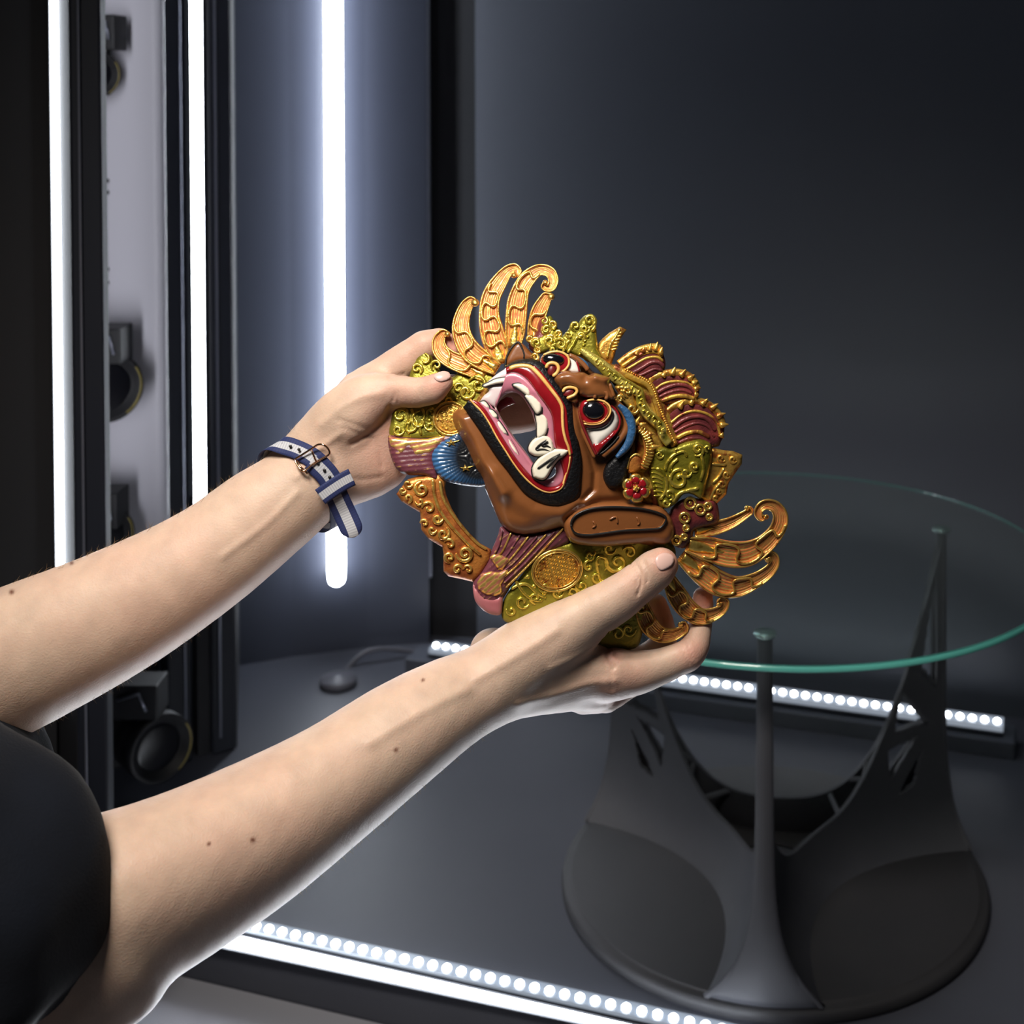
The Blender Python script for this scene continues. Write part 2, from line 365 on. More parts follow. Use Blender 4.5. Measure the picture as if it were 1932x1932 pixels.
def intri(p, a, b, c_):
    def sg(p, q, r): return (p[0]-r[0])*(q[1]-r[1])-(q[0]-r[0])*(p[1]-r[1])
    d1, d2, d3 = sg(p, a, b), sg(p, b, c_), sg(p, c_, a)
    return not ((min(d1, d2, d3) < 0) and (max(d1, d2, d3) > 0))
holes = [((.04, .185), (.118, .232), (.145, .176)), ((.075, .168), (.165, .156), (.17, .108)), ((.058, .150), (.098, .100), (.148, .094)), ((.022, .40), (.018, .235), (.062, .262))]
def hole(s, z):
    s = min(s, 1-s)
    return any(intri((s, z), *h) for h in holes)
NS, NQ, TH = 150, 90, .006
for i in range(3):
    V = []; F = []
    for off in (0, TH):
        for a in range(NS+1):
            s = a/NS; H = Ht(s)
            for b in range(NQ+1):
                z = TB-.001+(H-TB+.001)*(b/NQ); p = wallpt(i, s, z, off); V.append((p.x, p.y, z))
    n1 = (NS+1)*(NQ+1); keep = np.zeros((NS, NQ), bool)
    for a in range(NS):
        for b in range(NQ):
            s = (a+.5)/NS; z = TB+(Ht(s)-TB)*(b+.5)/NQ; keep[a, b] = not hole(s, z)
    idx = lambda a, b, k: k*n1+a*(NQ+1)+b
    for a in range(NS):
        for b in range(NQ):
            if not keep[a, b]: continue
            q = [(a, b), (a+1, b), (a+1, b+1), (a, b+1)]
            F.append(tuple(idx(x, y, 0) for x, y in q)); F.append(tuple(idx(x, y, 1) for x, y in q[::-1]))
            for (da, db, e0, e1) in ((0, -1, 0, 1), (1, 0, 1, 2), (0, 1, 2, 3), (-1, 0, 3, 0)):
                x, y = a+da, b+db
                if not (0 <= x < NS and 0 <= y < NQ) or not keep[x, y]:
                    F.append((idx(*q[e1], 0), idx(*q[e0], 0), idx(*q[e0], 1), idx(*q[e1], 1)))
    o = mk('side_panel', V, F, M['stand'], ts, True)
    m = o.modifiers.new('es', 'EDGE_SPLIT'); m.split_angle = math.radians(45)
    # leg: the flaring outer face with its thickness
    V = []; F = []; nz = 60; nx = 12
    for k in range(nz+1):
        z = TB-.001+(ZL-TB+.001)*k/nz; d = Vector((math.cos(ANG[i]), math.sin(ANG[i]))); n = Vector((-d.y, d.x)); wd = tipw(z)+.001
        for side in (0, 1):
            for x in range(nx+1):
                u = -1+2*x/nx
                bulge = (.006+.0015*(1-abs(u)))*math.sqrt(max(0, 1-u*u*.96))
                rr = math.sqrt(max(legr(z)**2-(wd*u)**2*.6, 1e-6))
                p = TC+d*(rr+(bulge if side == 0 else -bulge))+n*wd*u*(1 if side == 0 else -1); V.append((p.x, p.y, z))
    nn = 2*(nx+1)
    for k in range(nz):
        for x in range(nn): F.append((k*nn+x, k*nn+(x+1) % nn, (k+1)*nn+(x+1) % nn, (k+1)*nn+x))
    F.append(tuple(range(nz*nn, (nz+1)*nn))); F.append(tuple(range(nn))[::-1])
    lg = mk('leg', V, F, M['stand'], ts, True)
    d = Vector((math.cos(ANG[i]), math.sin(ANG[i])))
    q = TC+d*(RL-.006)
    MB().lathe((q.x, q.y, ZL-.001), [(.0125, 0), (.0135, .002), (.0135, .004), (.0125, .0055)], 28).build('cap', M['chrome'], lg, True)
    # lattice bars bridging the two top rails of this leg
    s_of = [.07, .12, .17, .22, .27, .33]
    for k, s in enumerate(s_of):
        s2 = s+(.03 if k % 2 else -.02)
        p = wallpt(i, s, Ht(s)-.006, TH/2); q = wallpt((i+2) % 3, 1-s2, Ht(s2)-.006, TH/2)
        MB().tube([(p.x, p.y, Ht(s)-.006), (q.x, q.y, Ht(s2)-.006)], .0042, 8).build('lattice_bar', M['stand'], ts, False)
# hub joining the three sides
MB().lathe((TC.x, TC.y, TB-.001), [(.060, 0), (.040, .008), (.030, .014), (.012, .015)], 40).build('hub', M['stand'], ts, True)

# =================================================================== CARVED MASK
def stripe_mat(name, ca, cb, n, metal=.7, rough=.35, amt=.35, bump=.5):
    """painted relief: colour cb in the grooves, ca on the ridges, worn; grooves follow UV.y"""
    m = mat(name, ca, rough, metal); nt = m.node_tree; N = nt.nodes; L = nt.links; b = N['Principled BSDF']
    uv = N.new('ShaderNodeUVMap'); sx = N.new('ShaderNodeSeparateXYZ'); L.new(uv.outputs[0], sx.inputs[0])
    mp = N.new('ShaderNodeMath'); mp.operation = 'MULTIPLY'; mp.inputs[1].default_value = n*math.pi; L.new(sx.outputs['Y'], mp.inputs[0])
    tc = N.new('ShaderNodeTexCoord'); nz = N.new('ShaderNodeTexNoise'); nz.inputs['Scale'].default_value = 90; L.new(tc.outputs['Object'], nz.inputs['Vector'])
    ad = N.new('ShaderNodeMath'); ad.operation = 'MULTIPLY_ADD'; ad.inputs[1].default_value = 2.2; L.new(nz.outputs['Fac'], ad.inputs[0]); L.new(mp.outputs[0], ad.inputs[2])
    sn = N.new('ShaderNodeMath'); sn.operation = 'SINE'; L.new(ad.outputs[0], sn.inputs[0])
    n2 = N.new('ShaderNodeTexNoise'); n2.inputs['Scale'].default_value = 260; n2.inputs['Detail'].default_value = 5; L.new(tc.outputs['Object'], n2.inputs['Vector'])
    f = N.new('ShaderNodeMath'); f.operation = 'MULTIPLY_ADD'; f.inputs[1].default_value = .22; L.new(sn.outputs[0], f.inputs[0]); L.new(n2.outputs['Fac'], f.inputs[2])
    r = N.new('ShaderNodeValToRGB'); r.color_ramp.elements[0].position = amt; r.color_ramp.elements[1].position = amt+.22
    r.color_ramp.elements[0].color = (*cb, 1); r.color_ramp.elements[1].color = (*ca, 1); L.new(f.outputs[0], r.inputs['Fac']); L.new(r.outputs['Color'], b.inputs['Base Color'])
    mm = N.new('ShaderNodeMath'); mm.operation = 'MULTIPLY'; mm.inputs[1].default_value = metal
    rr = N.new('ShaderNodeMapRange'); rr.inputs['From Min'].default_value = amt; rr.inputs['From Max'].default_value = amt+.22; L.new(f.outputs[0], rr.inputs['Value'])
    L.new(rr.outputs[0], mm.inputs[0]); L.new(mm.outputs[0], b.inputs['Metallic'])
    bp = N.new('ShaderNodeBump'); bp.inputs['Strength'].default_value = bump; bp.inputs['Distance'].default_value = .0007
    L.new(f.outputs[0], bp.inputs['Height']); L.new(bp.outputs['Normal'], b.inputs['Normal'])
    return m
def worn(name, ca, cb, metal=.75, rough=.32, pos=.45, sc=170, bump=.7):
    """gold leaf worn through to the paint below"""
    m = mat(name, ca, rough, metal); nt = m.node_tree; N = nt.nodes; L = nt.links; b = N['Principled BSDF']
    tc = N.new('ShaderNodeTexCoord'); nz = N.new('ShaderNodeTexNoise'); nz.inputs['Scale'].default_value = sc; nz.inputs['Detail'].default_value = 7; L.new(tc.outputs['Object'], nz.inputs['Vector'])
    r = N.new('ShaderNodeValToRGB'); r.color_ramp.elements[0].position = pos-.07; r.color_ramp.elements[1].position = pos+.07
    r.color_ramp.elements[0].color = (*cb, 1); r.color_ramp.elements[1].color = (*ca, 1); L.new(nz.outputs['Fac'], r.inputs['Fac']); L.new(r.outputs['Color'], b.inputs['Base Color'])
    n2 = N.new('ShaderNodeTexNoise'); n2.inputs['Scale'].default_value = 520; n2.inputs['Detail'].default_value = 3; L.new(tc.outputs['Object'], n2.inputs['Vector'])
    bp = N.new('ShaderNodeBump'); bp.inputs['Strength'].default_value = bump; bp.inputs['Distance'].default_value = .0006
    L.new(n2.outputs['Fac'], bp.inputs['Height']); L.new(bp.outputs['Normal'], b.inputs['Normal'])
    return m
def tint_mat(name, rough=.35, spec=.5, coat=.3, bump=.15, metal=0, sc=300):
    """colour comes from the painted 'tint' attribute of the piece"""
    m = mat(name, (1, 1, 1), rough, metal, spec, coat=coat, bump=(sc, bump, .0006)); nt = m.node_tree; N = nt.nodes
    at = N.new('ShaderNodeVertexColor'); at.layer_name = 'tint'
    tc = N.new('ShaderNodeTexCoord'); nz = N.new('ShaderNodeTexNoise'); nz.inputs['Scale'].default_value = 60; nz.inputs['Detail'].default_value = 5
    nt.links.new(tc.outputs['Object'], nz.inputs['Vector'])
    mx = N.new('ShaderNodeMix'); mx.data_type = 'RGBA'; mx.blend_type = 'MULTIPLY'; mx.inputs[0].default_value = .35
    nt.links.new(at.outputs['Color'], mx.inputs[6]); nt.links.new(nz.outputs['Fac'], mx.inputs[7]); 
    ga = N.new('ShaderNodeMix'); ga.data_type = 'RGBA'; ga.blend_type = 'MULTIPLY'; ga.inputs[0].default_value = 0
    nt.links.new(mx.outputs[2], N['Principled BSDF'].inputs['Base Color'])
    return m
GOLD, ORNG, OLIV, MAR, PURP = (.80, .50, .12), (.50, .13, .035), (.27, .24, .02), (.13, .022, .022), (.19, .045, .065)
M['gold'] = worn('gold_leaf', (.85, .58, .14), (.52, .30, .05), .9, .28, .38)
M['gold_rim'] = worn('gold_rim', (.82, .52, .13), (.50, .20, .04), .85, .32, .40)
M['gold_olive'] = worn('gold_on_olive', (.72, .56, .09), (.36, .31, .03), .85, .28, .42)
M['gold_orange'] = worn('gold_on_orange', (.80, .46, .09), (.42, .12, .03), .8, .33, .42)
M['feather'] = stripe_mat('feather_gold_orange', (.90, .58, .16), (.52, .15, .045), 9, .75, .36, .46)
M['olive'] = worn('olive_gold_paint', (.27, .235, .025), (.12, .11, .010), .6, .36, .40, 60)
M['orange'] = worn('orange_gold_paint', (.46, .17, .035), (.27, .07, .02), .45, .38, .45, 80)
M['maroon'] = worn('maroon_paint', (.17, .030, .028), (.09, .018, .02), .15, .35, .5, 60)
M['maroon_gold'] = worn('maroon_gold_paint', (.60, .36, .06), (.20, .05, .02), .6, .35, .46, 110)
M['purple'] = stripe_mat('purple_ribbon', (.70, .42, .12), (.115, .030, .042), 9, .6, .38, .74, .6)
M['ribbon_gold'] = stripe_mat('ribbon_gold_flap', (.85, .56, .15), (.30, .10, .06), 8, .8, .34, .38)
M['pinkside'] = mat('pink_side', (.42, .16, .17), .4, noise=(60, .2, (.36, .11, .12)), coat=.2)
M['wood'] = mat('brown_paint', (.21, .075, .022), .36, noise=(14, .4, (.165, .055, .016)), bump=(260, .2, .0006), coat=.35)
M['black_fur'] = mat('black_fur_paint', (.006, .006, .007), .42, bump=(420, 1.0, .0012), spec=.3)
M['black_line'] = mat('black_line', (.008, .007, .007), .4)
M['red'] = mat('red_lip', (.25, .007, .012), .22, noise=(90, .2, (.19, .005, .008)), bump=(300, .1, .0004), coat=.6)
M['yellow'] = mat('yellow_line', (.80, .50, .16), .35, noise=(120, .2, (.60, .30, .07)), coat=.2)
M['pink'] = mat('pink_gum', (.50, .19, .25), .3, noise=(70, .3, (.42, .13, .18)), bump=(200, .15, .0005), coat=.4)
M['inner'] = mat('inner_mouth', (.50, .36, .33), .45, noise=(40, .3, (.44, .30, .28)))
M['tooth'] = mat('ivory_tooth', (.72, .68, .56), .3, noise=(80, .3, (.64, .58, .46)), coat=.3)
M['sclera'] = mat('eye_white', (.72, .68, .62), .25, coat=.5)
M['pupil'] = mat('glossy_black', (.004, .004, .006), .12, coat=1, bump=(320, .12, .0006))
M['blue'] = mat('blue_brow', (.035, .12, .26), .4, bump=(380, .8, .0012), noise=(60, .3, (.02, .06, .14)))
M['darkred'] = mat('dark_red_inner', (.13, .008, .010), .4)

MC = np.array((1075., 830.)); UPV = np.array((.838, -.545)); LATV = np.array((.545, .838))
def w0(u, v):
    x = np.asarray(u, float)-MC[0]; y = np.asarray(v, float)-MC[1]
    up = x*UPV[0]+y*UPV[1]; lat = x*LATV[0]+y*LATV[1]
    return 2540+.00058*lat**2+.14*up
def HW(P):  # (u,v,h) -> world
    P = np.asarray(P, float); return W(np.stack([P[:, 0], P[:, 1], w0(P[:, 0], P[:, 1])-P[:, 2]], 1))
def C1(*p): return [(720+x/4.83, 480+y/4.83, *r) for x, y, *r in p]
def C2(*p): return [(1000+x/4.83, 560+y/4.83, *r) for x, y, *r in p]
def C3(*p): return [(720+x/4.83, 780+y/4.83, *r) for x, y, *r in p]
def C4(*p): return [(1020+x/3.864, 820+y/3.864, *r) for x, y, *r in p]
def K4(p, k): return [(a[0], a[1], *[x/k for x in a[2:]]) for a in p]
c_mask = W([(1100, 900, 2560)])[0]
mask = thing('carved_mask', tuple(c_mask), 'carved wooden demon mask with open fanged mouth and gold scrollwork, held in two hands', 'mask')
def inpoly(P, poly):
    x, y = P[:, 0], P[:, 1]; c = np.zeros(len(P), bool); Q = np.roll(poly, -1, 0)
    for (x0, y0), (x1, y1) in zip(poly, Q):
        m = (y0 > y) != (y1 > y)
        c ^= m & (x < (x1-x0)*(y-y0)/((y1-y0) if y1 != y0 else 1e-9)+x0)
    return c
def pdist(P, poly, closed=True):
    d = np.full(len(P), 1e9); Q = np.roll(poly, -1, 0); n = len(poly) if closed else len(poly)-1
    for i in range(n):
        a = poly[i]; b = Q[i]; ab = b-a; t = np.clip(((P-a)@ab)/(ab@ab+1e-12), 0, 1)
        d = np.minimum(d, np.hypot(*(P-a-t[:, None]*ab).T))
    return d
def relief(name, outer, H, wd, mt, parent=mask, h0=0.0, holes=(), sp=4.0, extra=None, back=8.0, sm=True, bs=3.0, col=None, uvdir=None, edge=.5, wmap=None):
    rings = [smooth_path([p[:2] for p in r], closed=True, step=bs) if sm else densify([p[:2] for p in r], bs) for r in [outer, *holes]]
    B = np.concatenate(rings); E = []; k = 0
    for r in rings:
        n = len(r); E += [(k+i, k+(i+1) % n) for i in range(n)]; k += n
    lo = B.min(0); hi = B.max(0); gx = np.arange(lo[0], hi[0], sp); gy = np.arange(lo[1], hi[1], sp*.866)
    G = np.array([(x+(sp/2 if j % 2 else 0), y) for j, y in enumerate(gy) for x in gx]).reshape(-1, 2)
    if len(G):
        G = G+rng.uniform(-.08, .08, G.shape)*sp
        ins = inpoly(G, rings[0])
        for r in rings[1:]: ins &= ~inpoly(G, r)
        G = G[ins]
    if len(G):
        dd = np.min([pdist(G, r) for r in rings], axis=0); G = G[dd > sp*.55]
    P = np.concatenate([B, G]) if len(G) else B
    vv, _, ff, ov, _, _ = delaunay_2d_cdt([Vector(p) for p in P], E, [], 0, 1e-4)
    vv = np.array([(a.x, a.y) for a in vv]); ff = np.array([list(f) for f in ff])
    cen = vv[ff].mean(1); ins = inpoly(cen, rings[0])
    for r in rings[1:]: ins &= ~inpoly(cen, r)
    ff = ff[ins]
    a = vv[ff]; area2 = (a[:, 1, 0]-a[:, 0, 0])*(a[:, 2, 1]-a[:, 0, 1])-(a[:, 1, 1]-a[:, 0, 1])*(a[:, 2, 0]-a[:, 0, 0])
    ff = np.where((area2 > 0)[:, None], ff[:, ::-1], ff)  # v grows downward: make normals face the viewer
    d = np.min([pdist(vv, r) for r in rings], axis=0); q = np.clip(d/wd, 0, 1)
    h = h0+H*np.sqrt(np.clip(1-(1-q)**2, 0, 1))
    if extra is not None: h = h+extra(vv[:, 0], vv[:, 1])*np.clip(d/(wd*edge+1e-6), 0, 1)
    n = len(vv); top = np.c_[vv, h]; bot = np.c_[vv, np.full(n, h0-back)]
    if wmap: V = wmap(np.concatenate([top, bot]))
    else: V = HW(np.concatenate([top, bot]))
    F = ff.tolist()+(ff[:, ::-1]+n).tolist()
    from collections import Counter
    ed = {}
    for f in ff:
        for i in range(3):
            e = (f[i], f[(i+1) % 3]); ed[e] = ed.get(e, 0)+1
    for (x, y) in list(ed):
        if (y, x) not in ed: F.append((y, x, x+n, y+n))
    if uvdir is None: uv = np.concatenate([vv, vv])/100
    else:
        a = np.array(uvdir, float); a /= np.linalg.norm(a); uv = np.stack([vv@a, vv@np.array((-a[1], a[0]))], 1)/40; uv = np.concatenate([uv, uv])
    cl = None
    if col is not None: c = col(vv[:, 0], vv[:, 1]); cl = np.concatenate([c, c])
    return mk(name, V, F, mt, parent, True, uv=uv, col=cl)
def densify(p, step):
    P = np.array(p, float); out = []
    for a, b in zip(P, np.roll(P, -1, 0)):
        n = max(1, int(np.hypot(*(b-a))/step)); out += [a+(b-a)*i/n for i in range(n)]
    return np.array(out)
def ribbon(name, path, mt, parent=mask, H=8.0, back=6.0, prof='dome', nx=17, step=3.0, ridges=0, ramp=.9):
    """path of (u, v, halfwidth, h)"""
    P = smooth_path(path, step=step); n = len(P); T = np.gradient(P[:, :2], axis=0); T /= np.linalg.norm(T, axis=1)[:, None]+1e-9
    Nn = np.stack([-T[:, 1], T[:, 0]], 1); xs = np.linspace(-1, 1, nx)
    if prof == 'dome': pr = np.sqrt(np.clip(1-xs**2*.98, 0, 1))
    elif prof == 'rim': pr = .55+.45*np.exp(-((np.abs(xs)-.82)/.13)**2)-.5*(np.abs(xs) > .97)
    elif prof == 'flat': pr = np.clip((1-np.abs(xs))*6, 0, 1)
    pr = pr+(ridges*np.cos(xs*np.pi*7)*(np.abs(xs) < .75)/H if ridges else 0)
    V = []; UV = []; L = np.r_[0, np.cumsum(np.linalg.norm(np.diff(P[:, :2], axis=0), axis=1))]
    for i in range(n):
        c = P[i, :2]+Nn[i]*xs[:, None]*P[i, 2]; V.append(np.c_[c, P[i, 3]+H*pr]); UV.append(np.c_[np.full(nx, L[i]/40), xs])
        c2 = P[i, :2]+Nn[i]*xs[::-1, None]*P[i, 2]; V.append(np.c_[c2, np.full(nx, P[i, 3]-back)]); UV.append(np.c_[np.full(nx, L[i]/40), xs[::-1]])
    V = HW(np.concatenate(V)); m = 2*nx; F = []
    for i in range(n-1):
        for k in range(m): F.append((i*m+k, (i+1)*m+k, (i+1)*m+(k+1) % m, i*m+(k+1) % m))
    F.append(tuple(range(m))); F.append(tuple(range((n-1)*m, n*m))[::-1])
    return mk(name, V, F, mt, parent, True, uv=np.concatenate(UV))
def cord(name, path, r, mt, parent=mask, h=0.0, n=8, step=2.5, taper=0.0, closed=False, flat=1.0):
    P = smooth_path([(*p[:2], (p[2] if len(p) > 2 else h)) for p in path], step=step, closed=closed)
    if closed: P = np.concatenate([P, P[:1]])
    m = len(P); t = np.linspace(0, 1, m); R = r*(1-taper*t)*.388e-3
    if not closed: R = R*np.clip(np.minimum(np.arange(m), np.arange(m)[::-1])/1.5+.35, 0, 1)
    V, F = tube_vf(HW(P), R, n, True); return mk(name, V, F, mt, parent, True)
def scroll(name, c, r, a0, turns, sgn, thick, h, mt, parent=mask, tail=None):
    """spiral starting at radius r, angle a0 (degrees), winding inwards to a bead"""
    n = int(14*abs(turns))+4; pts = []
    if tail: pts += [(*p, h) for p in tail]
    for i in range(n):
        t = i/(n-1); a = math.radians(a0)+sgn*2*math.pi*turns*t; rr = r*(1-.82*t**.85)
        pts.append((c[0]+rr*math.cos(a), c[1]+rr*math.sin(a), h+2.5*t))
    P = smooth_path(pts, step=1.6); m = len(P); t = np.linspace(0, 1, m)
    R = thick*(.45+.55*np.minimum(1, t*4))*(1-.25*t); R[-1] *= .6
    V, F = tube_vf(HW(P), R*.388e-3, 8, True); return mk(name, V, F, mt, parent, True)
def dome(name, c, rx, ry, H, mt, parent=mask, h=0.0, rot=0.0, n=28, rings=8, pw=.5, back=3.0):
    V = [(c[0], c[1], h+H)]; F = []; co, si = math.cos(math.radians(rot)), math.sin(math.radians(rot))
    for i in range(1, rings+1):
        q = i/rings; hh = h+H*(1-q*q)**pw if q < 1 else h
        for k in range(n):
            a = 2*math.pi*k/n; x, y = rx*q*math.cos(a), ry*q*math.sin(a); V.append((c[0]+x*co-y*si, c[1]+x*si+y*co, hh))
    for k in range(n):
        a = 2*math.pi*k/n; x, y = rx*math.cos(a), ry*math.sin(a); V.append((c[0]+x*co-y*si, c[1]+x*si+y*co, h-back))
    for k in range(n): F.append((0, 1+(k+1) % n, 1+k))
    for i in range(rings):
        for k in range(n): a = 1+i*n; F.append((a+k, a+(k+1) % n, a+n+(k+1) % n, a+n+k))
    F.append(tuple(range(1+rings*n, 1+(rings+1)*n)))
    uv = [(v[0]/30, v[1]/30) for v in V]
    return mk(name, HW(V), F, mt, parent, True, uv=uv)
def band(name, A, B, hA, hB, mt, parent=mask, n=160, nx=6, dm=3.0, closed=True, col=None):
    """strip between two outlines, domed by dm"""
    def rs(p):
        P = smooth_path([q[:2] for q in p], n=n, closed=closed)
        return P
    a, b = rs(A), rs(B); m = len(a)
    if closed:   # align starts
        k = np.argmin(np.hypot(*(b-a[0]).T)); b = np.roll(b, -k, 0)
    V = []
    ha = hA if callable(hA) else (lambda u, v: hA); hb = hB if callable(hB) else (lambda u, v: hB)
    for j in range(nx+1):
        t = j/nx; p = a*(1-t)+b*t; h = np.array([ha(*q) for q in a])*(1-t)+np.array([hb(*q) for q in b])*t+dm*math.sin(math.pi*t); V.append(np.c_[p, h])
    V = np.concatenate(V); F = []
    for j in range(nx):
        for i in range(m if closed else m-1): F.append((j*m+i, j*m+(i+1) % m, (j+1)*m+(i+1) % m, (j+1)*m+i))
    o = mk(name, HW(V), F, mt, parent, True)
    s = o.modifiers.new('thick', 'SOLIDIFY'); s.thickness = .0012; s.offset = 0
    return o
def spike(name, base, tip, r, h, mt, parent=mask, lift=3.0):
    P = [(base[0]+(tip[0]-base[0])*t, base[1]+(tip[1]-base[1])*t, h+lift*t) for t in (0, .25, .5, .75, .92, 1)]
    V, F = tube_vf(HW(P), np.array([1, .95, .72, .42, .2, .06])*r*.388e-3, 9, True); return mk(name, V, F, mt, parent, True)

# ---- feathers of the two fans
def feather(name, path, h, H=9.0, k=4.83, frill=2.5, mt='feather'):
    P = [(u, v, hw/k, hh) for (u, v, hw), hh in zip(path, h if isinstance(h, list) else [h]*len(path))]
    f = ribbon(name, P, M[mt], H=H, back=7, prof='rim', nx=25, ridges=.9, step=2.5)
    Q = smooth_path(P, step=2.5); T = np.gradient(Q[:, :2], axis=0); T /= np.linalg.norm(T, axis=1)[:, None]; Nn = np.stack([-T[:, 1], T[:, 0]], 1)
    for sd in (-1, 1):   # raised gilt edges
        pts = [(*(q[:2]+nn*sd*q[2]*.88), q[3]+H*.95) for q, nn in zip(Q[::3], Nn[::3])]; cord('gilt_edge', pts, 2.1, M['gold_rim'], f, taper=.3)
    m = len(Q); e = Q[-1]
    dome('curl_bead', e[:2], max(5, e[2]*1.1), max(5, e[2]*1.1), 7, M['gold_rim'], f, h=e[3]+H*.6)
    if frill:
        n = 60; pts = []
        for i in range(n):
            t = i/(n-1); s = .12+.56*t; ph = t*frill*2*math.pi; s2 = s+.035*math.sin(2*ph); j = min(m-1, max(0, s2*(m-1))); j0 = int(j); fr = j-j0; j1 = min(m-1, j0+1)
            q = Q[j0]*(1-fr)+Q[j1]*fr; nn = Nn[j0]; x = .72*math.cos(ph); pts.append((*(q[:2]+nn*x*q[2]), q[3]+H*1.0))
        cord('frill', pts, 2.6, M['gold_rim'], f, step=2)
    q = Q[int(m*.02)]; q2 = Q[int(m*.30)]; nn = Nn[int(m*.1)]; hw = Q[int(m*.08)][2]*.55
    a = q[:2]; b = q2[:2]; c = (a+b)/2
    relief('base_leaf', [tuple(a-nn*hw), tuple((a+c)/2-nn*hw), tuple(b), tuple((a+c)/2+nn*hw), tuple(a+nn*hw)], 4, 6, M['gold'], f, h0=q[3]+H*.8, sp=4, sm=False, back=3)
    return f
def c1f(*p): return C1(*p)
feather('fan_feather', C1((950,1110,55),(840,1050,75),(730,1000,85),(620,950,80),(540,880,75),(520,790,60),(560,720,40),(600,725,26)), [8,10,12,12,12,12,13,14], frill=1)
feather('fan_feather', C1((1060,1050,60),(930,970,90),(820,890,100),(750,780,92),(722,650,82),(755,510,66),(810,430,50),(850,440,34)), [12,15,17,18,18,18,19,20], frill=1.5)
feather('fan_feather', C1((1090,1000,70),(1050,850,108),(1005,700,112),(980,550,96),(995,400,88),(1060,270,78),(1150,150,52),(1225,125,38),(1240,170,34),(1205,190,26)), [10,14,16,17,18,18,18,18,18,20], frill=2.5)
feather('fan_feather', C1((1200,860,60),(1215,720,92),(1225,570,98),(1240,430,95),(1275,310,80),(1340,210,74),(1440,140,52),(1535,165,50),(1565,250,46),(1525,310,38),(1475,285,24),(1490,255,14)), [14,16,18,19,20,20,20,20,20,21,22,23], frill=2)
feather('fan_feather', C1((1380,800,50),(1395,660,66),(1430,540,76),(1470,450,66),(1515,380,46),(1545,385,30)), [12,14,16,17,18,19], frill=1)
feather('fan_feather', C4((1120,700,50),(1250,685,52),(1380,645,44),(1480,590,32),(1530,550,25),(1505,535,18)), [10,10,10,10,11,12], k=3.864, frill=0)
feather('fan_feather', C4((1060,800,55),(1210,830,88),(1360,870,98),(1500,870,96),(1620,810,76),(1715,710,62),(1750,610,58),(1715,530,46),(1640,510,38),(1590,550,32),(1600,605,26),(1645,600,16)), [14,16,18,18,18,18,18,18,18,19,20,21], k=3.864, frill=2)
feather('fan_feather', C4((1020,880,50),(1150,980,88),(1290,1080,96),(1430,1110,80),(1570,1060,58),(1670,990,46),(1710,920,34),(1680,870,28),(1640,890,22),(1655,915,14)), [8,12,14,14,14,14,14,15,16,17], k=3.864, frill=2)
feather('fan_feather', C4((930,1040,45),(990,1160,74),(1060,1260,76),(1160,1325,66),(1260,1310,50),(1330,1265,36),(1345,1215,28),(1305,1210,22),(1300,1240,14)), [4,8,10,10,10,10,11,12,13], k=3.864, frill=2)
feather('fan_feather', C4((720,1170,36),(750,1290,62),(795,1390,70),(870,1455,62),(960,1460,48),(1035,1425,34),(1055,1390,26),(1020,1385,18)), [4,6,8,8,8,8,9,10], k=3.864, frill=1.5)

# ---- medallion plates and side leaves
lp = relief('side_plate', [(741,826),(738,792),(742,766),(768,738),(772,712),(777,695),(786,672),(800,656),(812,668),(822,688),(838,706),(852,712),(868,702),(890,712),(905,698),(925,702),(940,715),(935,760),(900,790),(880,822),(820,830)], 8, 10, M['olive'], h0=6, sp=5, sm=True)
bp_ = relief('side_plate', [(960,1176),(946,1152),(956,1122),(982,1088),(1008,1056),(1040,1030),(1100,1020),(1180,1022),(1240,1008),(1275,1040),(1255,1100),(1222,1140),(1212,1195),(1200,1222),(1165,1226),(1130,1222),(1100,1195),(1040,1180)], 10, 12, M['olive'], h0=4, sp=5)
def medal(c, rx, ry, rot, parent, h):
    m_ = dome('medallion', c, rx, ry, 4, M['gold_orange'], parent, h=h, rot=rot, n=40)
    co, si = math.cos(math.radians(rot)), math.sin(math.radians(rot))
    pr = lambda x, y: (c[0]+x*co-y*si, c[1]+x*si+y*co)
    cord('rope_rim', [pr(rx*math.cos(a), ry*math.sin(a)) for a in np.linspace(0, 2*math.pi, 24, endpoint=False)], 2.6, M['gold'], m_, h=h+3, closed=True)
    cord('rope_rim', [pr((rx-5)*math.cos(a), (ry-5)*math.sin(a)) for a in np.linspace(0, 2*math.pi, 24, endpoint=False)], 1.3, M['gold_rim'], m_, h=h+4, closed=True)
    V = []; F = []; n = 0; bead = []
    for i, x in enumerate(np.arange(-rx+8, rx-7, 8.2)):
        for y in np.arange(-ry+8+(3 if i % 2 else 0), ry-7, 8.2):
            if (x/(rx-7))**2+(y/(ry-7))**2 < 1: bead.append(pr(x, y))
    for b_ in bead:
        for dx, dy, hh in ((-3.6, 0, 0), (0, -3.9, 0), (3.6, 0, 0), (0, 3.9, 0), (-1.5, 0, 2.2), (0, -2.2, 2.2), (1.5, 0, 2.2), (0, 2.2, 2.2)): V.append((b_[0]+dx, b_[1]+dy, h+3.6+hh))
        F += [(n+3, n+2, n+1, n)[::-1]]+[(n+i, n+(i+1) % 4, n+4+(i+1) % 4, n+4+i)[::-1] for i in range(4)]+[(n+4, n+5, n+6, n+7)[::-1]]; n += 8
    tag(mk('woven_beads', HW(V), F, M['gold'], m_, False), kind='stuff')
    return m_
medal((1051, 1076), 47, 38, -14, bp_, 15)
medal((850, 790), 32, 31, 0, lp, 16)
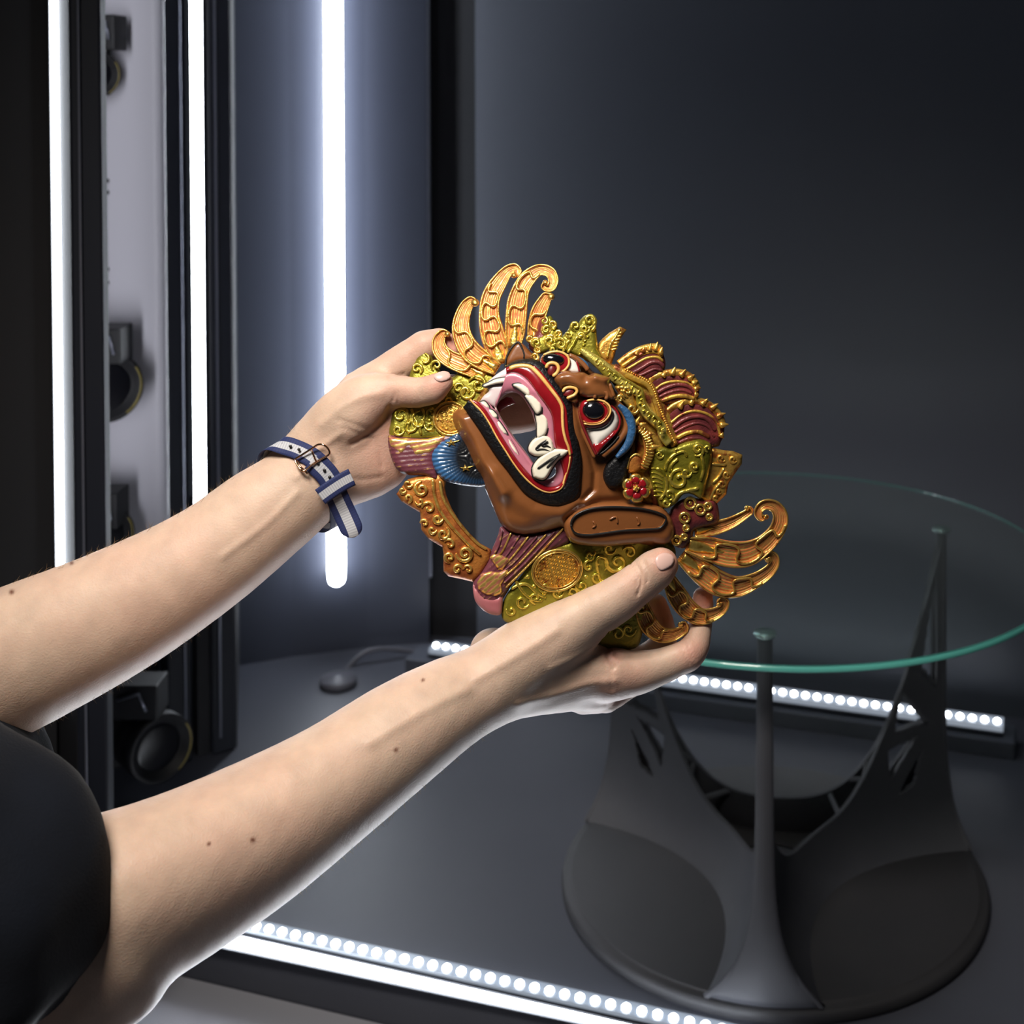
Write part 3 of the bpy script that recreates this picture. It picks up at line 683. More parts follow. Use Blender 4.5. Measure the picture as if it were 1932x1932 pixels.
SC = [ # parent, centre, r, a0, turns, sgn, thick, h
 (lp, C1((880,1190))[0], 19, 200, 1.3, 1, 4.2, 17), (lp, C1((700,1220))[0], 14, 90, 1.2, -1, 3.6, 16), (lp, C1((770,1250))[0], 16, 0, 1.1, 1, 3.8, 17),
 (lp, C1((170,1470))[0], 17, 40, 1.2, -1, 3.4, 15), (lp, C1((250,1560))[0], 18, 300, 1.0, 1, 3.2, 15), (lp, C1((350,1520))[0], 20, 270, .9, -1, 3.4, 15), (lp, C1((150,1600))[0], 12, 0, 1.2, 1, 3, 15),
 (lp, C1((320,1040))[0], 12, 60, 1.2, -1, 3.2, 16), (lp, C1((500,1010))[0], 12, 120, 1.2, 1, 3.2, 16), (lp, C1((390,960))[0], 12, 270, .8, 1, 3.0, 17), (lp, C1((620,1340))[0], 12, 0, 1.2, 1, 3.0, 16),
 (lp, C1((460,1440))[0], 12, 90, 1.1, 1, 2.8, 15), (lp, C1((440,1560))[0], 11, 200, 1.1, -1, 2.6, 15),
 (bp_, C4((560,930))[0], 20, 180, 1.3, -1, 3.6, 15), (bp_, C4((650,860))[0], 14, 200, 1.1, 1, 3.2, 15), (bp_, C4((430,930))[0], 18, 60, .9, -1, 3.2, 15), (bp_, C4((410,1040))[0], 13, 20, 1.1, 1, 3.2, 15),
 (bp_, C4((350,960))[0], 12, 300, 1.0, -1, 2.8, 15), (bp_, C4((500,830))[0], 13, 0, 1.1, 1, 2.6, 15), (bp_, C4((120,1150))[0], 12, 0, 1.1, 1, 2.8, 15), (bp_, C4((230,1150))[0], 12, 90, 1.1, -1, 2.8, 15), (bp_, C4((30,1110))[0], 12, 180, 1.1, -1, 2.8, 15), (bp_, C4((300,1100))[0], 13, 180, 1.1, -1, 2.8, 15), (bp_, C4((360,880))[0], 10, 0, 1.1, 1, 2.6, 15),
 (bp_, C4((560,1450))[0], 16, 180, 1.2, 1, 3.4, 14), (bp_, C4((640,1420))[0], 14, 0, 1.2, 1, 3.2, 14),
 (bp_, (985, 1135), 14, 20, 1.1, 1, 3.2, 14), (bp_, (965, 1152), 10, 200, 1.1, -1, 2.8, 14),(bp_, (1010, 1128), 12, 90, 1.0, 1, 3.0, 14),
]
for (pa_, c_, r_, a0, tn, sg, th_, hh) in SC: scroll('scroll', c_, r_, a0, tn, sg, th_, hh, M['gold_olive'], pa_)
for pth in (C1((250,1640),(240,1560),(290,1480),(270,1400)), C1((360,1650),(350,1560),(390,1480),(370,1400)), C1((150,1440),(210,1400),(240,1440)), C1((660,1180),(600,1250),(560,1330))): cord('raised_vine', pth, 2.8, M['gold_olive'], lp, h=15)
for pth in (C4((400,920),(420,1010),(440,1060),(500,1080)), C4((470,890),(480,960),(530,1000),(600,960)), C3((1180,1600),(1250,1560),(1330,1560),(1420,1640),(1500,1680)), C3((1220,1520),(1300,1640),(1390,1700),(1470,1700)), C4((320,900),(370,900),(400,850))): cord('raised_vine', pth, 3.0, M['gold_olive'], bp_, h=14)
# small pointed leaves round the medallions
def leaf(c, ang, L, wd, h, mt, parent):
    a = math.radians(ang); d = np.array((math.cos(a), math.sin(a))); n = np.array((-d[1], d[0])); c = np.array(c)
    return relief('leaf', [tuple(c), tuple(c+d*L*.35+n*wd), tuple(c+d*L), tuple(c+d*L*.35-n*wd)], 3.5, 4, mt, parent, h0=h, sp=3.5, sm=False, back=3)
for a in range(-10, 190, 25):
    r = math.radians(a); leaf((1051+50*math.cos(r), 1076+41*math.sin(r)), a, 17, 6, 13, M['gold_olive'], bp_)
for a in range(120, 290, 28):
    r = math.radians(a); leaf((850+34*math.cos(r), 790+33*math.sin(r)), a, 15, 5, 14, M['gold_olive'], lp)

# ---- orange frame arching below the beard
rg = relief('beard_frame', C3((530,540),(440,560),(330,570),(240,600),(185,665),(135,735),(180,800),(260,850),(352,905),(356,980),(360,1060),(430,1145),(555,1220),(566,1290),(563,1380),(565,1440),(610,1485),(710,1505),(835,1535),(900,1480),(990,1340),(1000,1240),(900,1185),(800,1090),(710,980),(640,870),(595,760),(578,680),(590,600)), 9, 12, M['orange'], h0=4, sp=4, sm=False, back=14)
cord('double_cord', C3((465,600),(480,740),(530,880),(620,1010),(720,1120),(810,1210),(905,1290)), 3.6, M['gold_rim'], rg, h=16, taper=.3)
cord('double_cord', C3((530,610),(550,740),(600,850),(690,980),(790,1100),(880,1190),(960,1240)), 3.4, M['gold_rim'], rg, h=14, taper=.3)
for (c_, r_, a0, tn, sg, th_) in ((C3((365,690))[0], 15, 270, 1.5, -1, 4.2), (C3((240,640))[0], 9, 0, 1, 1, 3.6), (C3((190,700))[0], 7, 0, 1, 1, 3.4), (C3((240,770))[0], 9, 90, 1, -1, 3.2), (C3((430,860))[0], 13, 180, 1.1, 1, 3.6), (C3((510,960))[0], 10, 0, 1.2, 1, 4.6),
        (C3((560,1095))[0], 13, 300, 1.3, 1, 4), (C3((460,1060))[0], 9, 0, 1, 1, 3), (C3((620,1190))[0], 11, 200, 1.0, 1, 3.4), (C3((760,1275))[0], 17, 180, 1.5, -1, 4.2), (C3((620,1310))[0], 11, 90, 1.2, 1, 3.4), (C3((690,1420))[0], 10, 0, 1.1, -1, 3.2), (C3((790,1420))[0], 9, 180, 1.1, 1, 3), (C3((390,1000))[0], 8, 180, 1, 1, 3), (C3((350,800))[0], 9, 180, .9, -1, 3)):
    scroll('scroll', c_, r_, a0, tn, sg, th_, 14, M['gold_rim'], rg)

# ---- purple ribbons with gilt folds
rb = relief('ribbon', [(732,828),(740,820),(800,826),(850,812),(872,812),(850,850),(822,862),(826,905),(800,897),(768,896),(748,884),(736,856)], 12, 16, M['purple'], h0=8, sp=4, uvdir=(1, -.1), back=16)
relief('gilt_fold', C3((60,205),(150,225),(260,230),(420,232),(560,200),(600,215),(520,290),(440,370),(300,385),(275,330),(245,300),(180,380),(120,330),(80,290)), 3.5, 4, M['ribbon_gold'], rb, h0=18, sp=4, sm=False, back=4, uvdir=(1, -.2))
rb2 = relief('ribbon', C3((1090,1030),(1200,1085),(1400,1095),(1660,1030),(1720,1120),(1690,1200),(1500,1290),(1350,1400),(1240,1500),(1150,1620),(1095,1720),(1080,1830),(1000,1830),(920,1790),(855,1700),(830,1600),(840,1530),(910,1440),(975,1330),(1010,1230),(1060,1110)), 13, 18, M['purple'], h0=6, sp=4, uvdir=(.75, -.62), back=18)
relief('gilt_fold', C3((870,1540),(920,1455),(1000,1440),(1075,1450),(1160,1400),(1140,1470),(1090,1560),(1100,1640),(1040,1665),(940,1650),(880,1600)), 4, 5, M['ribbon_gold'], rb2, h0=20, sp=4, sm=False, back=3, uvdir=(.75, -.62))
relief('gilt_fold', C3((985,1310),(1020,1280),(1090,1290),(1170,1330),(1100,1430),(1050,1410)), 4, 5, M['ribbon_gold'], rb2, h0=20, sp=4, sm=False, back=3, uvdir=(.75, -.62))
relief('pink_end', C3((835,1560),(875,1610),(940,1665),(1040,1680),(1100,1655),(1100,1760),(1080,1835),(1000,1832),(920,1790),(850,1700)), 6, 10, M['pinkside'], rb2, h0=14, sp=4, back=10)
for k in range(8):
    t = k/7.0
    a0_ = np.array((1095+10*0, 1045))+np.array((600, 10))*t*0
    st = np.array((1100+560*t, 1060-20*t+70*math.sin(t*3.1))); en = np.array((1010+120*t, 1300+290*t)); md = (st+en)/2+np.array((10-60*t, 30+30*t))
    cord('ribbon_strand', C3(tuple(st), tuple(md), tuple(en)), 1.9, M['gold_rim'] if k % 2 else M['purple'], rb2, h=19)

# ---- blue-black beard fan
def beard_col(u, v):
    d = np.hypot((u-905), (v-860)*1.0); t = np.clip((d-42)/34, 0, 1)[:, None]
    a = np.arctan2(v-860, u-905); s = (.5+.5*np.sin(a*60))[:, None]
    c = np.array((.010, .011, .014))*(1-t)+np.array((.055, .17, .38))*t
    return c*(.35+.65*s)
def beard_h(u, v):
    a = np.arctan2(v-860, u-905); return 1.1*np.sin(a*60)
bd = relief('beard', C3((690,170),(600,220),(530,262),(462,345),(452,425),(490,525),(560,602),(660,640),(780,662),(920,668),(960,620),(880,420),(800,280)), 12, 16, tint_mat('beard_paint', .3), h0=14, sp=2.6, extra=beard_h, back=20, col=beard_col, bs=2.5, edge=.2)
for cx, cy, rot in ((635, 268, -25), (765, 500, -25)):
    c = np.array(C3((cx, cy))[0]); pts = []
    for k in range(10):
        a = math.radians(rot+36*k); r = (17 if k in (0,) else 12) if k % 2 == 0 else 4.5
        if k == 0: r = 19
        pts.append((c[0]+r*math.cos(a), c[1]+r*.62*math.sin(a)))
    relief('gold_star', pts, 4, 4, M['gold'], bd, h0=28, sp=3, sm=False, back=3)

# ---- the face
def C5(*p): return [(840+x/4.6, 640+y/4.6, *r) for x, y, *r in p]
def C6(*p): return [(1020+x/8.782, 640+y/8.782, *r) for x, y, *r in p]
def SN(u, v): return 92-.17*np.hypot(np.asarray(u)-1010, np.asarray(v)-740)
B0 = C5((520,238),(600,198),(700,176),(790,186),(865,235),(925,305),(985,385),(1045,475),(1095,565),(1118,680),(1128,800),(1155,900),(1180,1050),(1175,1200),(1155,1360),(1050,1425),(930,1440),(820,1410),(700,1340),(615,1240),(535,1130),(455,1030),(375,910),(295,780),(225,680),(160,590))
Y0 = C5((530,246),(600,222),(680,212),(750,225),(812,270),(882,355),(952,450),(1012,530),(1052,610),(1062,720),(1077,830),(1092,930),(1106,1020),(1092,1100),(1062,1200),(1032,1280),(970,1325),(900,1340),(830,1320),(750,1265),(668,1185),(597,1090),(527,980),(457,870),(387,740),(325,640),(262,568),(205,530))
R1 = C5((530,300),(580,288),(640,300),(700,340),(760,410),(820,500),(872,570),(920,650),(938,730),(945,830),(957,920),(985,1010),(1010,1090),(1028,1170),(1020,1235),(975,1275),(910,1285),(850,1270),(770,1215),(695,1135),(625,1050),(555,945),(485,835),(415,715),(350,615),(300,560),(260,535))
HOLE = C5((438,600),(445,545),(500,480),(560,455),(620,460),(680,500),(725,570),(765,650),(795,750),(805,840),(835,900),(880,980),(930,1050),(965,1120),(958,1170),(905,1212),(850,1205),(795,1145),(745,1065),(680,970),(600,870),(540,780),(480,690))
FACE = C5((165,575),(90,600),(55,650),(58,720),(110,830),(170,930),(210,1030),(250,1120),(300,1190),(335,1270),(400,1420),(450,1540),(490,1615),(560,1672),(680,1702),(850,1680),(1010,1640),(1080,1700),(1150,1760),(1350,1790),(1640,1780),(1800,1800),(1900,1760),(1950,1690),(1935,1620),(1880,1570),(1800,1500),(1700,1440),(1600,1390),(1600,1250),(1620,1000),(1640,800),(1600,620),(1480,450),(1400,320),(1300,290),(1230,230),(1100,130),(950,105),(840,160),(700,172),(600,195),(530,240),(450,330),(330,430),(250,530))
mouthpoly = np.array(smooth_path([p[:2] for p in B0], step=6))
eye2c = np.array(C6((900, 1300))[0]); 
chin_line = np.array(C5((95,680),(180,820),(260,960),(330,1080),(400,1180),(500,1330)))
def face_extra(u, v):
    P = np.c_[u, v]; d = pdist(P, mouthpoly, True); d[inpoly(P, mouthpoly)] = 0
    t = np.exp(-(d/30)**2); base = 42.0
    h = (SN(u, v)-9-base)*t
    h += 16*np.exp(-((u-eye2c[0])**2+(v-eye2c[1])**2)/(2*34**2))
    dc = pdist(P, chin_line, False); h += 20*np.exp(-(dc/15)**2)*(1-.6*t)
    # cheek furrows around mouth and eye
    fur = np.array(C5((1130,560),(1160,700),(1200,850),(1260,1000),(1300,1150),(1290,1300),(1200,1390)))
    h -= 7*np.exp(-(pdist(P, fur, False)/5)**2)
    fur = np.array(C5((1500,560),(1560,700),(1560,850),(1480,960),(1380,1040))); h -= 5*np.exp(-(pdist(P, fur, False)/4)**2)
    fur = np.array(C5((1090,1690),(1060,1560),(1160,1470),(1350,1410),(1560,1400))); h -= 9*np.exp(-(pdist(P, fur, False)/7)**2)
    fur = np.array(C5((420,1180),(560,1370),(760,1500),(1000,1520),(1200,1440))); h += 7*np.exp(-(pdist(P, fur, False)/16)**2)
    return h
face = relief('face', FACE, 36, 30, M['wood'], h0=6, holes=[HOLE], sp=3.0, extra=face_extra, back=20, bs=3, edge=.75)
def line_band(name, A, B, hA, hB, mt, **k): return band(name, A, B, hA, hB, mt, face, closed=False, n=220, **k)
line_band('beard_stubble_band', B0, Y0, lambda u, v: SN(u, v)-6, lambda u, v: SN(u, v)+1, M['black_fur'], dm=2.5)
line_band('red_lip', Y0, R1, lambda u, v: SN(u, v), lambda u, v: SN(u, v)-2, M['red'], dm=5)
YC = C5((555,256),(615,236),(680,230),(740,242),(790,282),(852,352),(922,442),(982,522),(1014,592),(1018,690),(1024,780),(1044,870),(1070,940),(1084,1012),(1070,1100),(1042,1195),(1012,1282),(962,1316),(900,1326),(828,1305),(747,1252),(667,1172),(592,1072),(522,962),(452,852),(387,732),(322,632),(257,567),(217,522))
yp_ = [(u, v, SN(u, v)+4.5) for u, v in YC]
cord('yellow_lip_line', yp_[:14], 4.2, M['yellow'], face, taper=.45, flat=.6)
cord('yellow_lip_line', [(u, v, h-1) for u, v, h in yp_[13:]], 2.1, M['yellow'], face, flat=.6)
cord('red_outer_line', [(u, v, SN(u, v)+2.5) for u, v in C5((760,232),(815,280),(880,360),(945,448),(1003,532),(1040,610),(1050,700),(1060,800),(1080,900),(1100,1000))], 2.6, M['red'], face)
HOLE_UP = HOLE[:1]+HOLE[1:14]; HOLE_LO = HOLE[14:]
HR = C5((440,590),(445,545),(500,480),(560,455),(620,460),(680,500),(725,570),(765,650),(795,750),(805,840),(835,900),(880,980),(930,1050),(965,1120),(958,1170),(905,1212),(850,1205),(795,1145),(745,1065),(680,970),(600,870),(540,780),(480,690),(445,620))
line_band('pink_gum', R1, HR, lambda u, v: SN(u, v)-2, lambda u, v: SN(u, v)-20, M['pink'], dm=4)
inn = band('inner_mouth_wall', HOLE, [(p[0]+2, p[1]+1) for p in HOLE], lambda u, v: SN(u, v)-20, lambda u, v: -14, M['inner'], face, dm=0, n=160)
ribbon('lower_gum_bar', [(*p, 5.6, SN(*p)-17) for p in C5((335,545),(395,612),(470,715),(555,845),(645,965),(735,1078),(800,1165))], M['pink'], face, H=6, back=16, step=3)
relief('jaw_lining', C5((350,405),(410,395),(480,392),(560,392),(640,425),(705,495),(685,505),(620,465),(560,460),(500,484),(450,548),(436,590),(380,560),(320,530),(300,545),(335,490),(380,450)), 4, 10, mat('pale_jaw_lining', (.56, .47, .46), .32, coat=.3, noise=(30, .3, (.50, .42, .42))), face, h0=58, sp=4, back=30)
relief('upper_gum_end', C5((350,390),(420,325),(500,270),(545,262),(560,330),(480,350),(400,385)), 4, 8, mat('pale_gum', (.66, .50, .52), .3, coat=.3), face, h0=62, sp=4, back=20)
relief('tongue_tip', C5((438,595),(470,540),(530,498),(580,500),(614,555),(550,577),(495,610),(472,638)), 4, 5, M['red'], face, h0=12, sp=4, sm=False, back=6)
def tooth(poly, dh=-6, H=7, name='tooth', back=10, line=True):
    poly = [p[:2] for p in poly]; c = np.mean(np.array(poly), 0); poly = [(c[0]+(u-c[0])*1.13, c[1]+(v-c[1])*1.13) for u, v in poly]; h = float(SN(*c))+dh
    o = relief(name, poly, H, 5.5, M['tooth'], face, h0=h, sp=2.6, back=back, bs=2)
    if line: cord('black_outline', [(u+(u-c[0])*.035, v+(v-c[1])*.035, h+.6) for u, v in poly], 1.2, M['black_line'], o, closed=True)
    return o
tooth(C5((345,395),(390,373),(450,345),(530,335),(600,338),(632,352),(608,392),(540,382),(470,388),(400,402),(360,410)), -16)
ribbon('tooth_row_base', [(*p, 4.2, SN(*p)-24) for p in C5((600,440),(650,462),(700,505),(740,570),(778,650),(804,750),(815,835),(850,910))], M['tooth'], face, H=6, back=14, step=3)
tooth(C5((592,400),(640,388),(700,408),(732,450),(726,488),(700,482),(660,452),(620,422)))
tooth(C5((700,500),(740,488),(792,518),(828,570),(827,622),(792,642),(762,602),(730,552)))
tooth(C5((785,645),(832,648),(878,688),(890,750),(872,812),(840,842),(802,842),(797,740)))
tooth(C5((300,560),(340,540),(375,575),(378,600),(340,598)), -8, 5); tooth(C5((370,615),(412,618),(448,658),(442,686),(400,680)), -8, 5)
tooth(C5((455,708),(482,730),(522,790),(535,818),(500,815),(462,772),(448,732)), -8, 6); tooth(C5((530,850),(562,870),(612,950),(632,1002),(590,975),(545,912)), -8, 6)
f1 = tooth(C5((858,840),(910,868),(933,930),(922,985),(880,1002),(800,1008),(750,988),(733,945),(758,890),(810,850)), -4, 11, 'fang', 16)
f2 = tooth(C5((772,1110),(800,1060),(850,1010),(920,970),(1000,963),(1050,975),(1036,1010),(978,1050),(932,1110),(892,1180),(852,1207),(790,1190),(774,1160)), 2, 11, 'fang', 20)
def fl(o, pts, dh, r=1.6): cord('black_groove', [(u, v, SN(u, v)+dh+1.6) for u, v in C5(*pts)], r*1.25, M['black_line'], o, taper=.5)
fl(f1, [(782,958),(820,915),(880,872)], 6.5, 1.6); fl(f1, [(785,962),(850,955),(918,975)], 6.5, 1.6); fl(f1, [(835,925),(862,900),(895,888)], 6.6, 2.2); fl(f1, [(840,930),(880,925),(920,945)], 6.2, 1.6)
fl(f2, [(800,1125),(860,1080),(930,1030),(1000,992)], 13, 1.6); fl(f2, [(880,1120),(920,1075),(960,1035),(1000,995)], 12.5, 1.8); fl(f2, [(785,1165),(820,1150),(870,1160)], 8.5, 2.4); fl(f2, [(800,1180),(850,1120),(880,1090)], 11, 1.5); fl(f2, [(830,1195),(870,1140),(900,1100)], 10, 1.5)

# ---- eyes
def EH(dh): return lambda: None
e2 = relief('eye', C6((640,1100),(700,1010),(860,982),(1000,998),(1120,1058),(1220,1150),(1282,1280),(1292,1400),(1235,1530),(1120,1650),(1010,1745),(935,1905),(880,1850),(860,1740),(800,1600),(735,1450),(685,1320),(640,1190)), 13, 14, M['sclera'], h0=62, sp=3, bs=2, back=30)
relief('tear_corner', C6((868,1742),(1000,1700),(1100,1622),(1190,1540),(1250,1500),(1240,1560),(1150,1680),(1040,1790),(955,1905),(925,1895)), 4, 4, M['red'], e2, h0=70, sp=3, bs=2, back=8)
ir = relief('iris_ring', C6((645,1130),(700,1022),(860,985),(1010,1002),(1120,1072),(1188,1185),(1182,1300),(1120,1400),(1000,1468),(860,1482),(750,1465),(700,1380),(652,1250)), 8, 12, M['red'], e2, h0=75, sp=3, bs=2, back=8)
cord('black_outline', [(u, v) for u, v in C6((750,1478),(860,1494),(1005,1480),(1130,1408),(1194,1300),(1200,1190))], 1.3, M['black_line'], ir, h=77)
cord('yellow_ring', C6((715,1395),(860,1412),(1000,1388),(1100,1312),(1158,1200),(1135,1100),(1050,1030),(900,1000),(760,1020)), 1.9, M['yellow'], ir, h=83)
cord('orange_ring', C6((700,1350),(780,1385),(880,1392),(1000,1362),(1080,1290),(1125,1200),(1100,1110),(1030,1050)), 1.5, M['orange'], ir, h=84)
dome('pupil', C6((880,1180))[0], 190/8.78, 156/8.78, 11, M['pupil'], ir, h=82, rot=6, n=36)
e1 = relief('eye', C6((0,330),(50,255),(180,205),(300,200),(420,235),(520,290),(600,370),(650,470),(660,560),(500,600),(300,620),(100,560),(10,450)), 12, 12, M['sclera'], h0=54, sp=3, bs=2, back=30)
ir = relief('iris_ring', C6((5,350),(50,262),(180,210),(300,205),(400,238),(470,300),(512,400),(495,480),(440,532),(350,560),(200,580),(60,500)), 7, 10, M['red'], e1, h0=65, sp=3, bs=2, back=8)
cord('yellow_ring', C6((40,262),(180,212),(300,206),(400,242),(462,310),(468,410),(425,485),(350,545),(260,580)), 2.2, M['yellow'], ir, h=71)
dome('pupil', C6((215,335))[0], 190/8.78, 100/8.78, 9, M['pupil'], ir, h=71, rot=8, n=36)
cord('eyelid_line', C6((590,360),(625,450),(640,540)), 1.8, M['red'], e1, h=66)
# lids with thin dark lines along them, brows
for (pth, r_, mt_, h_, nm) in ((C6((1060,985),(1215,1050),(1345,1160),(1425,1300),(1425,1460),(1340,1610),(1220,1750),(1100,1850),(1010,1930)), 7.5, 'wood', 58, 'eyelid'), (C6((1150,1085),(1250,1175),(1312,1320),(1295,1460),(1205,1590),(1080,1710)), 2.0, 'red', 70, 'red_lid_line'),
        (C6((625,1070),(645,1250),(705,1450),(785,1640),(860,1800),(925,1925)), 2.4, 'darkred', 68, 'dark_lid_line'), (C6((590,1000),(590,1200),(650,1420),(730,1600),(820,1790),(900,1960)), 4.5, 'wood', 60, 'eyelid'),
        (C6((460,262),(560,300),(660,370),(740,450),(790,520)), 4.5, 'wood', 62, 'eyelid'), (C6((940,1925),(1060,1850),(1200,1720),(1300,1600)), 1.6, 'black_line', 66, 'dark_lid_line')):
    cord(nm, pth, r_, M[mt_], face, h=h_)
ribbon('blue_brow', [(*p, w_, 62) for p, w_ in zip(C6((1290,1090),(1400,1190),(1480,1330),(1510,1480),(1490,1640),(1430,1770),(1340,1880),(1260,1960)), (4, 7, 8.5, 8.5, 8, 7.5, 6, 4))], M['blue'], face, H=7, back=20)
ribbon('blue_brow', [(*p, w_, 58) for p, w_ in zip(C6((590,290),(680,345),(760,430),(800,500)), (2, 3.5, 4, 2))], M['blue'], face, H=5, back=10)
relief('black_temple_fur', C5((1560,930),(1620,860),(1650,930),(1625,1040),(1590,1150),(1570,1230),(1500,1290),(1420,1290),(1370,1200),(1385,1110),(1440,1040)), 12, 12, M['black_fur'], face, h0=44, sp=3.5, back=20)
# nose
def nose_x(u, v):
    h = 0
    for x, y, a, s in ((330,640,7,70), (480,590,5,80), (600,720,8,120), (850,620,5,70), (940,620,6,60), (1050,650,6,60), (740,640,-6,50), (900,800,6,120), (760,880,-3,60)):
        c = C6((x, y))[0]; h = h+a*np.exp(-((u-c[0])**2+(v-c[1])**2)/(2*(s/8.78)**2))
    return h
no = relief('nose', C6((200,640),(240,575),(350,532),(480,518),(600,535),(720,552),(800,592),(900,558),(1000,590),(1080,610),(1150,650),(1140,760),(1190,880),(1235,985),(1150,1010),(1060,985),(960,995),(860,978),(740,965),(640,925),(612,860),(520,795),(400,805),(350,870),(290,800),(225,720)), 15, 12, M['wood'], face, h0=74, sp=2.4, extra=nose_x, bs=2, back=40)
cord('nose_wing_curl', C6((890,985),(915,905),(1000,862),(1090,890),(1100,960),(1060,990)), 3.6, M['wood'], no, h=88)
cord('forehead_bead_ridge', C6((1150,730),(1160,800),(1190,880),(1215,960)), 3.2, M['wood'], no, h=84)
n1 = dome('nostril', C6((180,515))[0], 66/8.78, 100/8.78, 5, M['darkred'], no, h=84, rot=10)
cord('nostril_ring', C6((85,480),(125,410),(200,392),(270,418),(298,490),(262,565),(195,615)), 3.2, M['yellow'], n1, h=89)
n2 = dome('nostril', C6((465,885))[0], 100/8.78, 62/8.78, 5, M['darkred'], no, h=84, rot=-25)
cord('nostril_ring', C6((365,880),(400,820),(480,796),(570,812),(603,860),(560,922),(485,958),(430,980)), 2.9, M['yellow'], n2, h=89)
relief('nose_underside', C6((430,980),(500,960),(600,900),(615,960),(610,1040),(560,1060),(500,1040)), 4, 5, M['wood'], no, h0=80, sp=3, back=20)

# ---- ears
er = relief('ear', C4((170,660),(210,590),(300,530),(420,495),(600,490),(760,500),(880,530),(940,590),(975,680),(960,760),(900,800),(800,790),(650,800),(450,815),(280,800),(200,760)), 18, 14, M['wood'], h0=34, sp=4, back=30)
ie = relief('ear_hollow', C4((222,655),(250,595),(330,552),(440,532),(600,530),(760,545),(880,580),(912,620),(870,680),(760,692),(600,700),(440,722),(330,732),(250,715)), -5, 8, mat('inner_ear_brown', (.34, .13, .035), .35, noise=(30, .3, (.22, .07, .02)), coat=.3), er, h0=55, sp=4, back=4)
cord('black_outline', [p[:2] for p in C4((222,655),(250,595),(330,552),(440,532),(600,530),(760,545),(880,580),(915,620),(870,680),(760,692),(600,700),(440,722),(330,732),(250,715))], 2.0, M['black_line'], ie, h=56, closed=True)
for a in (((380,630),(400,660),(375,680)), ((500,620),(550,600),(560,650)), ((700,600),(720,640),(705,660))): cord('ear_fold', C4(*a), 1.8, M['wood'], ie, h=53)
e_t = relief('ear', C5((520,235),(530,160),(570,80),(625,20),(680,45),(740,110),(790,150),(760,180),(640,195),(560,225)), 9, 8, M['wood'], h0=26, sp=4, back=24)
cord('black_outline', C5((522,250),(530,165),(568,85),(628,24),(662,70),(685,130),(682,175)), 2.0, M['black_line'], e_t, h=34)

relief('crown_base', C2((480,500),(600,560),(800,630),(1000,710),(1160,810),(1260,1000),(1360,1360),(1250,1440),(1200,1700),(1180,1900),(1040,1900),(960,1780),(930,1640),(900,1560),(940,1400),(950,1200),(930,1060),(800,850),(620,640)), 10, 12, M['maroon_gold'], h0=20, sp=5, back=22)
# ---- gilt headband, brow scrolls, bead rows
hb = ribbon('headband', [(*p, w_, h_) for p, w_, h_ in zip(C2((470,480),(570,560),(650,620),(720,690),(790,740),(870,800),(940,850),(1000,890),(1015,970),(1060,1050),(1130,1120),(1195,1190),(1215,1270),(1270,1340)), (6, 9, 11, 12, 11, 10, 9, 9, 10, 11, 11, 10, 9, 8), [44, 46, 48, 48, 48, 48, 47, 46, 45, 44, 43, 42, 41, 40])], worn('pale_olive_gilt', (.62, .50, .12), (.30, .26, .03), .65, .34, .44, 120), H=7, back=24)
cord('headband_edge', C2((620,590),(740,680),(830,735),(900,770),(970,815),(1020,850),(1040,960),(1090,1050),(1160,1100),(1190,1150)), 2.6, M['gold_olive'], hb, h=54)
ob = ribbon('outer_band', [(*p, 7.5, h_) for p, h_ in zip(C2((760,640),(850,690),(960,740),(1070,790),(1115,850),(1150,950),(1190,1060),(1235,1170),(1280,1280),(1320,1360)), [36, 38, 38, 38, 37, 36, 35, 34, 34, 33])], M['maroon_gold'], H=5, back=18)
bp = smooth_path(C2((870,665),(980,720),(1075,770),(1130,850),(1160,940),(1200,1050),(1240,1150),(1290,1270),(1320,1330)), n=40)
pr0 = None
for q in bp: dome('bead', q, 3.4, 3.4, 4.5, M['gold_orange'], ob, h=40, n=8, rings=3)
hq = smooth_path(C2((570,560),(650,620),(720,690),(790,740),(870,800),(940,850),(1000,890),(1015,970),(1060,1050),(1130,1120),(1195,1190),(1215,1270)), n=30)
for i in range(1, 29):
    T_ = hq[i+1]-hq[i-1]; T_ = T_/np.hypot(*T_); N_ = np.array((-T_[1], T_[0])); cord('band_notch', [tuple(hq[i]-N_*(7 if i % 2 else 2)), tuple(hq[i]+T_*1.5+N_*1), tuple(hq[i]+N_*(2 if i % 2 else 7))], 1.7, M['gold_olive'], hb, h=55)
bs = relief('brow_ornament', C2((770,820),(830,790),(900,800),(950,860),(960,940),(975,1010),(960,1080),(920,1090),(900,1020),(830,960),(780,930),(800,880)), 7, 8, M['gold_orange'], h0=44, sp=3.5, back=22)
for c_, r_, a0, tn, sg in (((890,860), 11, 90, 1.2, 1), ((820,930), 8, 0, 1.2, -1), ((935,1020), 11, 0, 1.2, 1), ((840,850), 7, 200, 1, 1)): scroll('scroll', C2(c_)[0], r_, a0, tn, sg, 3.2, 53, M['gold'], bs)
bs2 = ribbon('ribbed_ornament', [(*p, w_, 44) for p, w_ in zip(C2((980,1180),(1040,1240),(1080,1330),(1085,1420),(1060,1500),(1030,1570)), (5, 8, 10, 10, 9, 6))], M['orange'], H=6, back=22)
rp = smooth_path(C2((985,1190),(1045,1240),(1085,1330),(1090,1420),(1065,1500),(1035,1560)), n=17)
